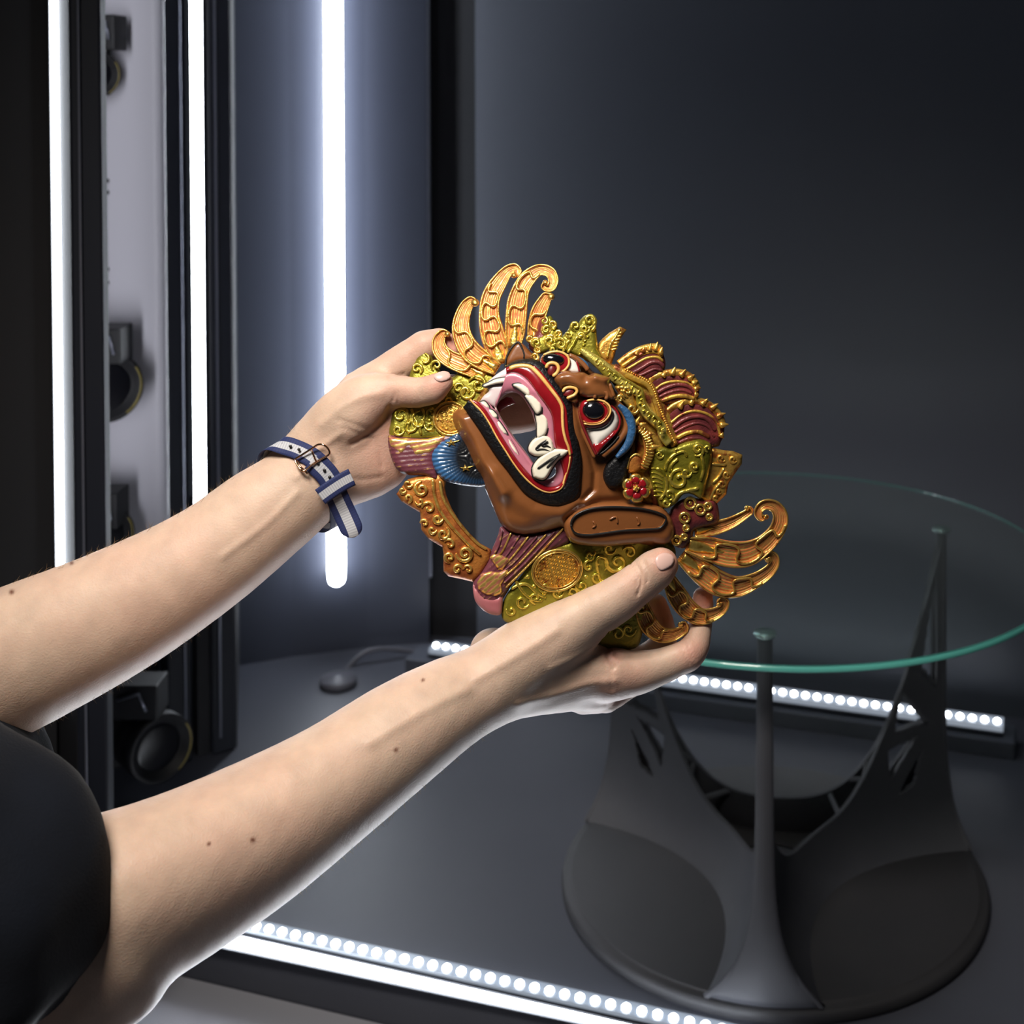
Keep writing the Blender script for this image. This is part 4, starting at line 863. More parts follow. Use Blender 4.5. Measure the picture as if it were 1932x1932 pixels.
for i in range(1, 16):
    T_ = rp[i+1]-rp[i-1] if i < 16 else rp[i]-rp[i-1]; T_ = T_/np.hypot(*T_); N_ = np.array((-T_[1], T_[0])); cord('gilt_rib', [tuple(rp[i]-N_*8), tuple(rp[i]+T_*1.5), tuple(rp[i]+N_*8)], 2.0, M['gold'], bs2, h=51)
for p, t_ in (((1000,1170),(1060,1150)), ((1080,1250),(1140,1245)), ((960,1160),(1000,1090)), ((1100,1370),(1190,1360)), ((930,1130),(890,1100))): spike('gilt_thorn', C2(p)[0], C2(t_)[0], 5, 50, M['gold_orange'], bs2)
tb = relief('temple_disc', C2((880,1570),(900,1470),(960,1430),(1010,1450),(1020,1540),(980,1600),(910,1610)), 6, 8, M['orange'], h0=46, sp=4, back=20)
cord('gilt_edge', C2((885,1570),(905,1480),(960,1435),(1010,1450)), 2.2, M['gold_rim'], tb, h=52)

# ---- crown leaves behind the band
def tier(poly, ribs, fringe, h, spikes, nm='crown_tier'):
    t_ = relief(nm, C2(*poly), 10, 16, M['maroon'], h0=h, sp=4, back=16)
    for k, pth in enumerate(ribs):
        cord('arched_rib', C2(*pth), 4.2 if k % 2 else 3.0, M['maroon_gold'] if k % 3 == 0 else M['maroon'], t_, h=h+9)
    fr = smooth_path(C2(*fringe), n=30); ribbon('gilt_fringe', [(*p, 7, h+6) for p in fr[::3]], M['gold_orange'], t_, H=6, back=6)
    for b_, e_ in spikes: spike('crown_spike', C2(b_)[0], C2(e_)[0], 6.2, h+10, M['gold_orange'], t_)
    return t_
tier([(790,630),(880,550),(1000,480),(1100,440),(1180,440),(1215,520),(1235,620),(1200,700),(1090,765),(960,745),(850,690)],
     [[(850,680),(950,620),(1060,560),(1160,550),(1215,590)], [(900,710),(1000,660),(1100,600),(1180,600),(1220,640)], [(950,735),(1040,700),(1130,660),(1210,670)], [(830,640),(920,580),(1040,510),(1150,500),(1210,540)]],
     [(810,610),(900,540),(1000,485),(1090,460),(1170,460),(1205,500)], 24, [((1030,500),(1045,445)), ((1090,490),(1100,422)), ((1140,490),(1165,408)), ((1185,520),(1208,455)), ((970,520),(985,490))])
tier([(1060,760),(1150,700),(1260,675),(1350,670),(1440,700),(1500,750),(1540,830),(1530,920),(1450,950),(1200,980),(1120,850)],
     [[(1130,850),(1220,790),(1330,770),(1440,790),(1520,860)], [(1150,880),(1240,830),(1350,800),(1450,820),(1520,890)], [(1160,920),(1270,870),(1380,850),(1480,880)], [(1190,950),(1300,910),(1400,900),(1500,930)]],
     [(1090,760),(1180,710),(1290,690),(1390,695),(1470,740),(1515,810),(1530,870)], 20,
     [((1290,710),(1325,638)), ((1370,720),(1422,658)), ((1440,750),(1500,708)), ((1480,790),(1535,765)), ((1500,840),(1558,830)), ((1505,890),(1540,890)), ((1210,720),(1240,680))])
tier([(1210,1080),(1290,1000),(1380,960),(1500,940),(1620,970),(1700,1030),(1760,1120),(1770,1230),(1740,1320),(1680,1370),(1340,1360),(1270,1230)],
     [[(1270,1160),(1370,1080),(1490,1040),(1620,1070),(1700,1150),(1730,1260)], [(1290,1200),(1400,1120),(1520,1090),(1620,1120),(1690,1220)], [(1310,1240),(1420,1180),(1530,1150),(1630,1190),(1680,1280)], [(1330,1290),(1430,1240),(1540,1230),(1640,1280)], [(1350,1330),(1450,1290),(1560,1290),(1650,1340)]],
     [(1250,1050),(1330,985),(1430,950),(1530,950),(1630,985),(1700,1050),(1745,1130),(1755,1230)], 16,
     [((1460,980),(1500,908)), ((1560,980),(1622,928)), ((1640,1020),(1718,972)), ((1700,1090),(1785,1060)), ((1730,1170),(1812,1162)), ((1735,1250),(1765,1290)), ((1360,1010),(1400,950))])

# ---- olive leaf plate above the brow and the orange leaf behind it
ol = relief('leaf_plate', C2((620,430),(660,380),(720,330),(820,270),(880,300),(840,360),(800,430),(770,540),(740,620),(640,570),(600,500)), 6, 10, M['gold_orange'], h0=14, sp=4, sm=False, back=14)
cord('leaf_rib', C2((820,285),(790,350),(740,420),(720,480),(700,560)), 3, M['gold'], ol, h=21)
for y in (320, 350, 380, 410, 440, 470): cord('leaf_notch', C2((760+(400-y)*.35, y+15), (820+(400-y)*.3, y)), 2, M['gold'], ol, h=21)
ul = relief('leaf_plate', C2((60,500),(20,440),(60,370),(120,330),(150,200),(190,175),(230,250),(280,350),(330,320),(370,260),(410,225),(445,240),(455,215),(500,170),(560,155),(595,190),(605,300),(612,400),(620,480),(650,560),(560,600),(450,550),(400,530),(330,505),(200,480),(110,510)), 9, 10, M['olive'], h0=26, sp=4, sm=True, back=18)
for c_, r_, a0, tn, sg, th_ in (((415,265), 10, 90, 1.2, 1, 3.6), ((540,215), 14, 100, 1.2, -1, 4.4), ((500,290), 9, 0, 1.2, 1, 3.2), ((180,400), 12, 20, 1.2, 1, 3.8), ((280,430), 13, 180, 1.3, 1, 4), ((150,300), 9, 0, 1.2, -1, 3.4), ((60,420), 9, 90, 1.2, 1, 3.2), ((460,360), 10, 60, 1, -1, 3.2), ((130,220), 8, 270, 1.1, 1, 3.2), ((210,480), 8, 0, 1.1, 1, 3), ((350,340), 7, 0, 1.1, 1, 3)): scroll('scroll', C2(c_)[0], r_, a0, tn, sg, th_, 36, M['gold_olive'], ul)
for pth in (((340,510),(390,440),(430,370),(490,350)), ((300,500),(330,430),(370,390)), ((560,180),(590,260),(560,320))): cord('raised_vine', C2(*pth), 3.2, M['gold_olive'], ul, h=36)
for (x, y) in ((525,365),(500,400),(490,440),(470,480),(455,520),(235,330),(215,290),(245,350)): dome('gilt_notch', C2((x, y))[0], 4.4, 2.8, 4, M['gold_olive'], ul, h=35, rot=-30, n=10, rings=3)
# ---- temple plate on the right with scrolls, and the square orange leaf behind
sq = relief('leaf_plate', C2((1650,1370),(1750,1395),(1850,1405),(1935,1440),(1932,1520),(1870,1610),(1810,1700),(1790,1800),(1700,1890),(1600,1900),(1540,1840),(1600,1500)), 8, 9, M['gold_orange'], h0=16, sp=4, sm=False, back=16)
for pth in (((1650,1520),(1700,1525),(1790,1530)), ((1660,1700),(1720,1640),(1770,1560)), ((1640,1850),(1680,1760),(1740,1690))): cord('leaf_rib', C2(*pth), 2.4, M['gold'], sq, h=25)
for c_, r_ in (((1740,1470), 9), ((1850,1480), 8), ((1790,1620), 8), ((1750,1700), 7), ((1720,1770), 6), ((1690,1830), 6)): scroll('scroll', C2(c_)[0], r_, 30, 1.1, 1, 2.8, 24, M['gold_orange'], sq)
rp_ = relief('temple_plate', C2((1090,1480),(1130,1400),(1210,1365),(1300,1370),(1400,1330),(1480,1310),(1560,1298),(1640,1335),(1655,1400),(1652,1500),(1610,1680),(1565,1835),(1480,1800),(1400,1800),(1320,1890),(1230,1930),(1170,1890),(1090,1640)), 11, 12, M['olive'], h0=32, sp=4, back=24)
for c_, r_, a0, tn, sg, th_ in (((1530,1390), 13, 120, 1.4, -1, 3.8), ((1500,1545), 11, 60, 1.3, 1, 3.6), ((1360,1660), 19, 200, 1.0, -1, 4.4), ((1420,1600), 11, 0, 1, 1, 3), ((1180,1440), 8, 0, 1.2, 1, 2.8), ((1270,1800), 11, 90, 1.2, -1, 3.4), ((1240,1880), 8, 0, 1.2, 1, 3), ((1620,1380), 7, 90, 1, 1, 3), ((1340,1400), 7, 0, 1, 1, 2.6)): scroll('scroll', C2(c_)[0], r_, a0, tn, sg, th_, 43, M['gold_olive'], rp_)
for pth in (((1230,1590),(1250,1510),(1310,1440),(1400,1410),(1430,1460)), ((1270,1600),(1290,1530),(1350,1470)), ((1270,1690),(1300,1600),(1370,1570),(1430,1620)), ((1150,1560),(1210,1590),(1245,1680),(1235,1770),(1180,1850)), ((1300,1870),(1360,1790),(1450,1760),(1540,1740)), ((1560,1430),(1580,1560),(1550,1680))): cord('raised_vine', C2(*pth), 3.2, M['gold_olive'], rp_, h=43)
for k in range(7):
    cord('weave_line', C2((1100+k*4, 1560+k*42), (1150+k*6, 1570+k*40), (1215-k*1, 1610+k*34)), 1.5, M['gold_olive'], rp_, h=43)
# ---- flower
fc_ = np.array(C2((968, 1745))[0]); flw = dome('flower', fc_, 18, 18, 8, mat('crimson_paint', (.33, .02, .03), .3, coat=.3), h=52)
for k in range(6):
    a = math.radians(k*60+25); a2 = np.array((math.cos(a), math.sin(a))); n_ = np.array((-a2[1], a2[0])); c = fc_+a2*8
    pt = relief('petal', [tuple(c-n_*4), tuple(c+a2*9-n_*11), tuple(c+a2*17-n_*9), tuple(c+a2*20), tuple(c+a2*17+n_*9), tuple(c+a2*9+n_*11), tuple(c+n_*4)], 5, 5, M['gold'], flw, h0=56, sp=3, back=5)
    relief('petal_heart', [tuple(c-n_*3), tuple(c+a2*6-n_*8), tuple(c+a2*12-n_*6), tuple(c+a2*14), tuple(c+a2*12+n_*6), tuple(c+a2*6+n_*8), tuple(c+n_*3)], 2, 3, M['red'], pt, h0=60.5, sp=3, back=2)
for k in range(5):
    a = k*2*math.pi/5; dome('stamen', fc_+np.array((math.cos(a), math.sin(a)))*4.5, 3, 3, 4, M['gold'], flw, h=62, n=8, rings=3)
dome('stamen', fc_, 4.2, 4.2, 6, M['gold'], flw, h=62, n=10, rings=4)
# ---- ringed bosses where the fans join
def boss(poly, rings_, h):
    b_ = relief('fan_hub', poly, 12, 12, M['maroon'], h0=h, sp=4, back=20)
    for (c_, r_) in rings_:
        c_ = np.array(c_); cord('gilt_ring', [tuple(c_+r_*np.array((math.cos(a), math.sin(a)))) for a in np.linspace(0, 2*math.pi, 10, endpoint=False)], 2.8, M['gold'], b_, h=h+13, closed=True)
        dome('bead', c_, r_*.45, r_*.45, 4, M['gold'], b_, h=h+11, n=10, rings=3)
boss(C4((940,560),(1000,490),(1080,460),(1180,470),(1270,480),(1300,560),(1290,640),(1180,680),(1120,700),(1100,770),(1040,830),(970,800),(960,700),(930,630)), [(C4((1090,500))[0], 10), (C4((1165,545))[0], 9), (C4((1050,605))[0], 9), (C4((1220,520))[0], 6), (C4((990,770))[0], 8), (C4((1045,745))[0], 5), (C4((1230,600))[0], 5), (C4((1060,680))[0], 5)], 18)
boss(C1((1330,770),(1400,720),(1430,620),(1480,570),(1560,600),(1620,720),(1600,800),(1480,900),(1400,900),(1350,860)), [(C1((1500,690))[0], 8), (C1((1540,780))[0], 9), (C1((1400,800))[0], 8), (C1((1350,770))[0], 5), (C1((1560,640))[0], 6), (C1((1610,720))[0], 5), (C1((1420,870))[0], 5)], 20)
scroll('scroll', C1((1400,940))[0], 8, 180, 1.3, 1, 3.2, 48, M['gold'], mask)

# =================================================================== PERSON (arms, hands, torso)
def surface_nets(D, coords):
    """D: field on a lattice, coords(i,j,k float arrays)->(n,3); returns verts and quads of D=0"""
    ins = D < 0; c = np.zeros(tuple(s-1 for s in D.shape), np.int8)
    for a in (0, 1):
        for b in (0, 1):
            for e in (0, 1): c += ins[a:a+c.shape[0], b:b+c.shape[1], e:e+c.shape[2]]
    I = np.argwhere((c > 0) & (c < 8)); n = len(I); vid = np.full(c.shape, -1, np.int32); vid[tuple(I.T)] = np.arange(n)
    acc = np.zeros((n, 3)); cnt = np.zeros(n)
    cor = [(a, b, e) for a in (0, 1) for b in (0, 1) for e in (0, 1)]
    for p in cor:
        for ax in range(3):
            if p[ax]: continue
            q = list(p); q[ax] = 1
            d0 = D[I[:, 0]+p[0], I[:, 1]+p[1], I[:, 2]+p[2]]; d1 = D[I[:, 0]+q[0], I[:, 1]+q[1], I[:, 2]+q[2]]
            m = (d0 < 0) != (d1 < 0); t = np.where(m, d0/np.where(m, d0-d1, 1), 0)
            P = np.tile(np.array(p, float), (n, 1)); P[:, ax] += t; acc[m] += P[m]; cnt[m] += 1
    V = I+acc/cnt[:, None]; F = []
    for ax in range(3):
        s0 = [slice(1, -1)]*3; s0[ax] = slice(0, -1); s1 = [slice(1, -1)]*3; s1[ax] = slice(1, None)
        a = ins[tuple(s0)]; b = ins[tuple(s1)]; E = np.argwhere(a != b); 
        if not len(E): continue
        off = np.array([1, 1, 1]); off[ax] = 0; g = E+off; fl = a[tuple(E.T)]
        o1, o2 = [x for x in range(3) if x != ax]
        def vd(d1, d2):
            h = g.copy(); h[:, o1] -= d1; h[:, o2] -= d2; return vid[tuple(h.T)]
        Q = np.stack([vd(1, 1), vd(0, 1), vd(0, 0), vd(1, 0)], 1)
        if ax == 1: fl = ~fl
        Q[~fl] = Q[~fl][:, ::-1]; F.append(Q)
    return coords(V[:, 0], V[:, 1], V[:, 2]), np.concatenate(F)
def cone_d(P, a, b, ra, rb, kw):
    x = [P[i]-a[i] for i in range(3)]; ab = [b[i]-a[i] for i in range(3)]
    x[2] = x[2]/kw; ab = [ab[0], ab[1], ab[2]/kw]
    L2 = ab[0]**2+ab[1]**2+ab[2]**2+1e-9
    t = np.clip((x[0]*ab[0]+x[1]*ab[1]+x[2]*ab[2])/L2, 0, 1)
    return (np.sqrt((x[0]-t*ab[0])**2+(x[1]-t*ab[1])**2+(x[2]-t*ab[2])**2)-(ra+(rb-ra)*t))*(kw if kw < 1 else 1)**.5
def smin(a, b, k):
    h = np.clip(.5+.5*(b-a)/k, 0, 1); return b+(a-b)*h-k*h*(1-h)
class Field:
    """lattice sheared along a limb: u, v = v' + sv*u + cv, w = w' + sw*u + cw (viewing frustum units)"""
    def __init__(s, u0, u1, vr, wr, sv, cv, sw, cw, step):
        s.st = step; s.u = np.arange(u0, u1, step); s.vp = np.arange(vr[0], vr[1], step); s.wp = np.arange(wr[0], wr[1], step); s.k = (sv, cv, sw, cw)
        s.D = np.full((len(s.u), len(s.vp), len(s.wp)), 60.0, np.float32)
    def grid(s, i0, i1):
        u = s.u[i0:i1, None, None].astype(np.float32); sv, cv, sw, cw = s.k
        return u, (s.vp[None, :, None]+sv*u+cv).astype(np.float32), (s.wp[None, None, :]+sw*u+cw).astype(np.float32)
    def add(s, a, b, ra, rb, k=14, kw=1.0, op='add', grp=None):
        lo = min(a[0]-ra, b[0]-rb)-k-6; hi = max(a[0]+ra, b[0]+rb)+k+6
        i0 = max(0, int((lo-s.u[0])/s.st)); i1 = min(len(s.u), int((hi-s.u[0])/s.st)+2)
        if i1 <= i0: return s
        d = cone_d(s.grid(i0, i1), a, b, ra, rb, kw)
        if op == 'add': s.D[i0:i1] = smin(s.D[i0:i1], d, k)
        else: s.D[i0:i1] = -smin(-s.D[i0:i1], d, k)
        return s
    def chain(s, pts, k=14, kw=1.0):
        """pts of (u, v, w, r)"""
        Q = smooth_path(pts, n=max(4, int(np.hypot(pts[-1][0]-pts[0][0], pts[-1][1]-pts[0][1])/22)+len(pts)))
        lo = (Q[:, 0]-Q[:, 3]).min()-k-6; hi = (Q[:, 0]+Q[:, 3]).max()+k+6
        i0 = max(0, int((lo-s.u[0])/s.st)); i1 = min(len(s.u), int((hi-s.u[0])/s.st)+2)
        if i1 <= i0: return s
        tmp = np.full((i1-i0,)+s.D.shape[1:], 60.0, np.float32)
        for p, q in zip(Q, Q[1:]):
            j0 = max(i0, int((min(p[0]-p[3], q[0]-q[3])-k-6-s.u[0])/s.st)); j1 = min(i1, int((max(p[0]+p[3], q[0]+q[3])+k+6-s.u[0])/s.st)+2)
            if j1 > j0: tmp[j0-i0:j1-i0] = smin(tmp[j0-i0:j1-i0], cone_d(s.grid(j0, j1), [np.float32(x) for x in p[:3]], [np.float32(x) for x in q[:3]], np.float32(p[3]), np.float32(q[3]), kw).astype(np.float32), 3.0)
        s.D[i0:i1] = smin(s.D[i0:i1], tmp, k); return s
    def crease(s, pts, depth, wd, wmax=None):
        """fold drawn on the viewer's side"""
        P = smooth_path(pts, step=6); lo = P[:, 0].min()-wd*3; hi = P[:, 0].max()+wd*3
        i0 = max(0, int((lo-s.u[0])/s.st)); i1 = min(len(s.u), int((hi-s.u[0])/s.st)+2)
        u, v, w = s.grid(i0, i1); uu = np.broadcast_to(u[:, :, 0], v.shape[:2]); q = np.c_[uu.ravel(), v[:, :, 0].ravel()]
        d = pdist(q, P[:, :2], False).reshape(uu.shape); g = (depth*1.5*np.exp(-(d/wd)**2)).astype(np.float32)[:, :, None]
        if wmax is not None: g = g*(w < wmax)
        s.D[i0:i1] += g; return s
    def noise(s, amp, scale):
        u, v, w = s.grid(0, len(s.u)); s.D += (amp*(np.sin(u/scale)*np.sin(v/scale*1.13+1)+.6*np.sin(u/scale*2.1+w/scale*1.7)*np.sin(v/scale*1.9))).astype(np.float32); return s
    def mesh(s):
        sv, cv, sw, cw = s.k
        def co(i, j, k):
            u = s.u[0]+i*s.st; return np.stack([u, s.vp[0]+j*s.st+sv*u+cv, s.wp[0]+k*s.st+sw*u+cw], 1)
        return surface_nets(s.D, co)
# ---- near arm (the person's right) and hand
NA = Field(-330, 1372, (-235, 300), (-330, 300), -.545, 1815, .40, 2125, 3.4)
NA.chain([(-300,1560,2010,150), (90,1790,2165,178), (190,1723,2205,181)], 14, .76)
NA.chain([(190,1722,2205,180), (340,1652,2260,157), (472,1580,2318,139), (625,1482,2385,115), (755,1388,2445,101), (840,1333,2490,88), (905,1302,2527,79), (965,1282,2560,75), (1040,1270,2590,71)], 14, .86)
NA.chain([(905,1300,2515,66), (985,1243,2535,72), (1060,1195,2540,60), (1120,1155,2540,44)], 22)
NA.add((932,1230,2630), (980,1240,2640), 46, 50, 16)
NA.chain([(1000,1275,2575,66), (1090,1268,2595,58), (1150,1270,2605,50)], 22)
NA.chain([(1040,1290,2600,54), (1130,1306,2640,34)], 12)
NA.chain([(1120,1158,2538,45), (1168,1128,2538,43), (1205,1100,2540,37)], 12)
NA.chain([(1205,1100,2540,37), (1235,1076,2541,38), (1247,1066,2543,33)], 8)
NA.chain([(1150,1273,2605,50), (1195,1270,2612,43), (1245,1258,2618,34), (1295,1238,2622,29)], 12)
NA.chain([(1296,1238,2624,29), (1310,1222,2634,27), (1320,1180,2660,23), (1324,1150,2664,21), (1326,1126,2657,19)], 8)
NA.chain([(1120,1290,2640,42), (1190,1262,2665,32), (1250,1222,2672,26)], 12); NA.chain([(1250,1222,2672,26), (1252,1185,2668,22), (1238,1140,2652,20)], 7)
NA.chain([(1110,1305,2650,36), (1140,1318,2680,28), (1190,1290,2705,24)], 10); NA.chain([(1190,1290,2705,24), (1180,1220,2700,21), (1165,1160,2675,19)], 7)
NA.chain([(1080,1310,2660,32), (1120,1322,2690,24), (1130,1260,2715,20), (1110,1190,2690,18)], 9)
# thumb joint folds, web fold, tendons
for pts, dp, wd in (([(1198,1062),(1208,1080),(1210,1100),(1203,1122)], 2.4, 2.6), ([(1190,1064),(1201,1085),(1202,1105)], 1.8, 2.2), ([(1214,1060),(1222,1078),(1221,1098)], 1.6, 2.2), ([(1150,1195),(1150,1215),(1146,1235),(1158,1260)], 3.2, 5),
        ([(1160,1235),(1180,1242),(1230,1236)], 2.2, 4), ([(1296,1212),(1301,1228),(1312,1245)], 1.4, 2.4), ([(1286,1218),(1292,1236),(1300,1254)], 1.2, 2.2), ([(1140,1250),(1150,1275),(1155,1300)], 1.2, 5)):
    NA.crease(pts, dp, wd)
for pts, dp, wd in (([(980,1330),(1050,1310),(1110,1290),(1160,1285)], -2.4, 9), ([(900,1280),(980,1235),(1050,1190)], -2.0, 10), ([(700,1400),(800,1340),(880,1300)], -2, 12), ([(1040,1262),(1090,1240),(1130,1215)], -1.8, 8)):
    NA.crease(pts, dp, wd)
NA.noise(.22, 17)
# ---- far arm (the person's left) and hand
FA = Field(-330, 1045, (-190, 300), (-260, 230), -.56, 1240, .10, 2500, 3.4)
FA.chain([(-300,1420,2520,140), (-110,1305,2490,146), (60,1230,2485,134), (232,1148,2500,118), (385,1058,2520,101), (490,978,2540,93), (556,929,2552,84), (605,882,2556,76)], 36, .85)
FA.chain([(600,885,2556,80), (645,845,2560,92), (690,800,2565,88)], 24, .55)
FA.chain([(640,880,2562,72), (700,868,2568,68), (735,840,2572,58)], 22, .6)
FA.chain([(610,835,2540,50), (655,785,2530,58), (700,750,2525,46), (745,737,2520,31)], 16, .85)
FA.chain([(745,737,2520,30), (785,741,2504,28), (815,735,2496,26.5)], 7); FA.chain([(815,735,2496,26), (834,722,2494,21)], 6)
FA.chain([(690,745,2572,52), (725,712,2578,38), (765,680,2580,33), (800,655,2582,29)], 14, .9); FA.chain([(800,655,2582,29), (832,645,2588,25), (852,662,2584,20)], 8)
FA.chain([(720,760,2585,36), (790,735,2598,28), (880,735,2606,27), (955,738,2604,25), (985,748,2600,22)], 10)
FA.chain([(730,800,2590,38), (820,795,2604,33), (920,790,2608,33), (990,785,2604,30), (1014,780,2600,24)], 10)
FA.chain([(725,840,2585,34), (790,840,2598,25), (860,835,2604,23), (900,830,2600,20)], 8)
for pts, dp, wd in (([(735,768),(731,785),(716,803),(694,820),(665,836)], 3.0, 5), ([(640,792),(665,800),(700,812)], 1.5, 4), ([(648,806),(672,816),(705,826)], 1.3, 3.6), ([(700,826),(715,850),(722,880)], 1.4, 5), ([(745,742),(741,757)], 1.5, 3), ([(752,740),(750,760)], 1.2, 2.6), ([(735,712),(760,706)], 1.8, 4),
        ([(606,800),(640,770),(680,750),(720,742)], -1.8, 9), ([(560,900),(600,850),(640,820)], -2.0, 7), ([(420,1050),(500,990),(560,930)], -1.6, 8), ([(777,668),(782,684)], 1.2, 3), ([(640,900),(680,905),(720,900)], 1.1, 5), ([(792,734),(796,748)], 1.0, 3)):
    FA.crease(pts, dp, wd)
FA.noise(.22, 17)
def skin_tint(V):
    """slow variation of real skin colour: ruddier palms, knuckles and fingertips, small moles"""
    u, v, w_ = V.T; n = len(u); base = np.tile(np.array((.60, .425, .32)), (n, 1)); red = np.array((.60, .26, .20))
    t = np.zeros(n)
    for x, y, s, a in ((830,722,26,.7), (845,655,26,.8), (720,870,48,.45), (740,800,40,.55), (775,655,40,.35), (700,900,36,.3), (760,757,40,.4), (1262,1060,24,.8), (1200,1100,26,.3), (1310,1235,26,.6), (1325,1130,26,.7), (1150,1325,40,.5), (1185,1290,36,.35), (1238,1150,30,.6), (1155,1235,16,.7), (980,790,60,.3), (690,830,30,.25), (300,1100,120,.12), (500,1650,150,.15)):
        t = np.maximum(t, a*np.exp(-((u-x)**2+(v-y)**2)/(2*s*s)))
    t += .05*np.sin(u/37+v/51)*np.sin(v/29-u/67); c = base*(1-t[:, None])+red*t[:, None]
    for x, y, r in ((747,1415,4.5), (477,1585,5), (394,1592,4), (192,1730,4), (798,1283,3.6), (22,1117,5), (135,1062,4)):
        m = np.exp(-(((u-x)**2+(v-y)**2)/(r*r))**1.5)[:, None]; c = c*(1-m)+np.array((.16,.06,.035))*m
    return np.clip(c, .01, 1)
Vn, Fn = NA.mesh(); Vf, Ff = FA.mesh()
# ---- torso, neck and head on a coarser lattice in metres
class WField(Field):
    def __init__(s, lo, hi, st):
        s.ax = [np.arange(lo[i], hi[i], st) for i in range(3)]; s.st = st; s.u = s.ax[0]; s.lo = lo
        s.D = np.full(tuple(len(a) for a in s.ax), .1, np.float32)
    def grid(s, i0, i1): return [s.ax[0][i0:i1, None, None], s.ax[1][None, :, None], s.ax[2][None, None, :]]
    def add(s, a, b, ra, rb, k=.03, kw=1.0, op='add'):
        lo = min(a[0]-ra, b[0]-rb)-k-.02; hi = max(a[0]+ra, b[0]+rb)+k+.02
        i0 = max(0, int((lo-s.u[0])/s.st)); i1 = min(len(s.u), int((hi-s.u[0])/s.st)+2)
        if i1 > i0:
            d = cone_d(s.grid(i0, i1), a, b, ra, rb, kw)
            s.D[i0:i1] = smin(s.D[i0:i1], d, k) if op == 'add' else -smin(-s.D[i0:i1], d, k)
        return s
    def mesh(s): return surface_nets(s.D, lambda i, j, k: np.stack([s.lo[0]+i*s.st, s.lo[1]+j*s.st, s.lo[2]+k*s.st], 1))
def wp(u, v, w_): return tuple(W([(u, v, w_)])[0])
shR = np.array(wp(-330, 1530, 1990)); shL = np.array(wp(-420, 1370, 2520)); ch = (shR+shL)/2+np.array((-.06, 0, -.03)); pel = ch+np.array((-.10, 0, -.44))
neck = (shR+shL)/2+np.array((-.05, 0, .06)); head = neck+np.array((.025, 0, .16))
TF = WField((ch[0]-.33, ch[1]-.3, pel[2]-.15), (ch[0]+.30, ch[1]+.3, head[2]+.19), .0075)
t_ = lambda p: tuple(float(x) for x in p)
TF.add(t_(shR), t_(shL), .062, .062, .03); TF.add(t_(ch), t_(pel), .125, .13, .04); TF.add(t_(ch+np.array((0, -.05, 0))), t_(ch+np.array((0, .05, 0))), .11, .11, .04)
TF.add(t_(neck-np.array((0, 0, .04))), t_(head-np.array((0, 0, .03))), .056, .054, .03)
TF.add(t_(head+np.array((-.012, 0, .03))), t_(head+np.array((-.025, 0, .03))), .084, .084, .03); TF.add(t_(head+np.array((.02, 0, -.05))), t_(head+np.array((.052, 0, -.072))), .052, .03, .03)
TF.add(t_(head+np.array((.082, 0, .012))), t_(head+np.array((.097, 0, -.018))), .009, .013, .012)   # nose
TF.add(t_(head+np.array((.078, -.02, -.052))), t_(head+np.array((.078, .02, -.052))), .010, .010, .010); 
for sg in (-1, 1):
    TF.add(t_(head+np.array((.085, sg*.030, .012))), t_(head+np.array((.085, sg*.034, .012))), .015, .015, .006, op='sub')
    TF.add(t_(head+np.array((.068, sg*.032, .012))), t_(head+np.array((.069, sg*.033, .012))), .0125, .0125, .003)
    TF.add(t_(head+np.array((-.015, sg*.082, .005))), t_(head+np.array((-.022, sg*.088, .03))), .011, .014, .008)
Vt, Ft = TF.mesh()
n1, n2 = len(Vn), len(Vf)
Vw = np.concatenate([W(Vn), W(Vf), Vt]); Fw = np.concatenate([Fn, Ff+n1, Ft+n1+n2])
tints = np.concatenate([skin_tint(Vn), skin_tint(Vf), np.tile((.60, .425, .32), (len(Vt), 1))])
p_loc = (float(pel[0]), float(pel[1]), -.1)
person = thing('person', p_loc, 'person in a dark short-sleeved shirt with bare forearms reaching in to hold the mask', 'person')
skin = tint_mat('skin', .50, .35, coat=0, bump=.45, sc=700)
sb = skin.node_tree.nodes['Principled BSDF']; sb.inputs['Subsurface Weight'].default_value = .22; sb.inputs['Subsurface Radius'].default_value = (1, .35, .18); sb.inputs['Subsurface Scale'].default_value = .005
for n_ in skin.node_tree.nodes:
    if n_.type == 'MIX' and n_.inputs[0].default_value == .35: n_.inputs[0].default_value = .12
def fix(F, V):
    """turn the faces outwards (positive volume)"""
    a, b, c = V[F[:, 0]], V[F[:, 1]], V[F[:, 2]]; vol = np.einsum('ij,ij->i', a, np.cross(b, c)).sum()
    return F if vol > 0 else F[:, ::-1]
Wn, Wf = W(Vn), W(Vf)
Fw = np.concatenate([fix(Fn, Wn-Wn.mean(0)), fix(Ff, Wf-Wf.mean(0))+n1, fix(Ft, Vt-Vt.mean(0))+n1+n2])
body = mk('body', Vw, Fw, skin, person, True, col=tints)
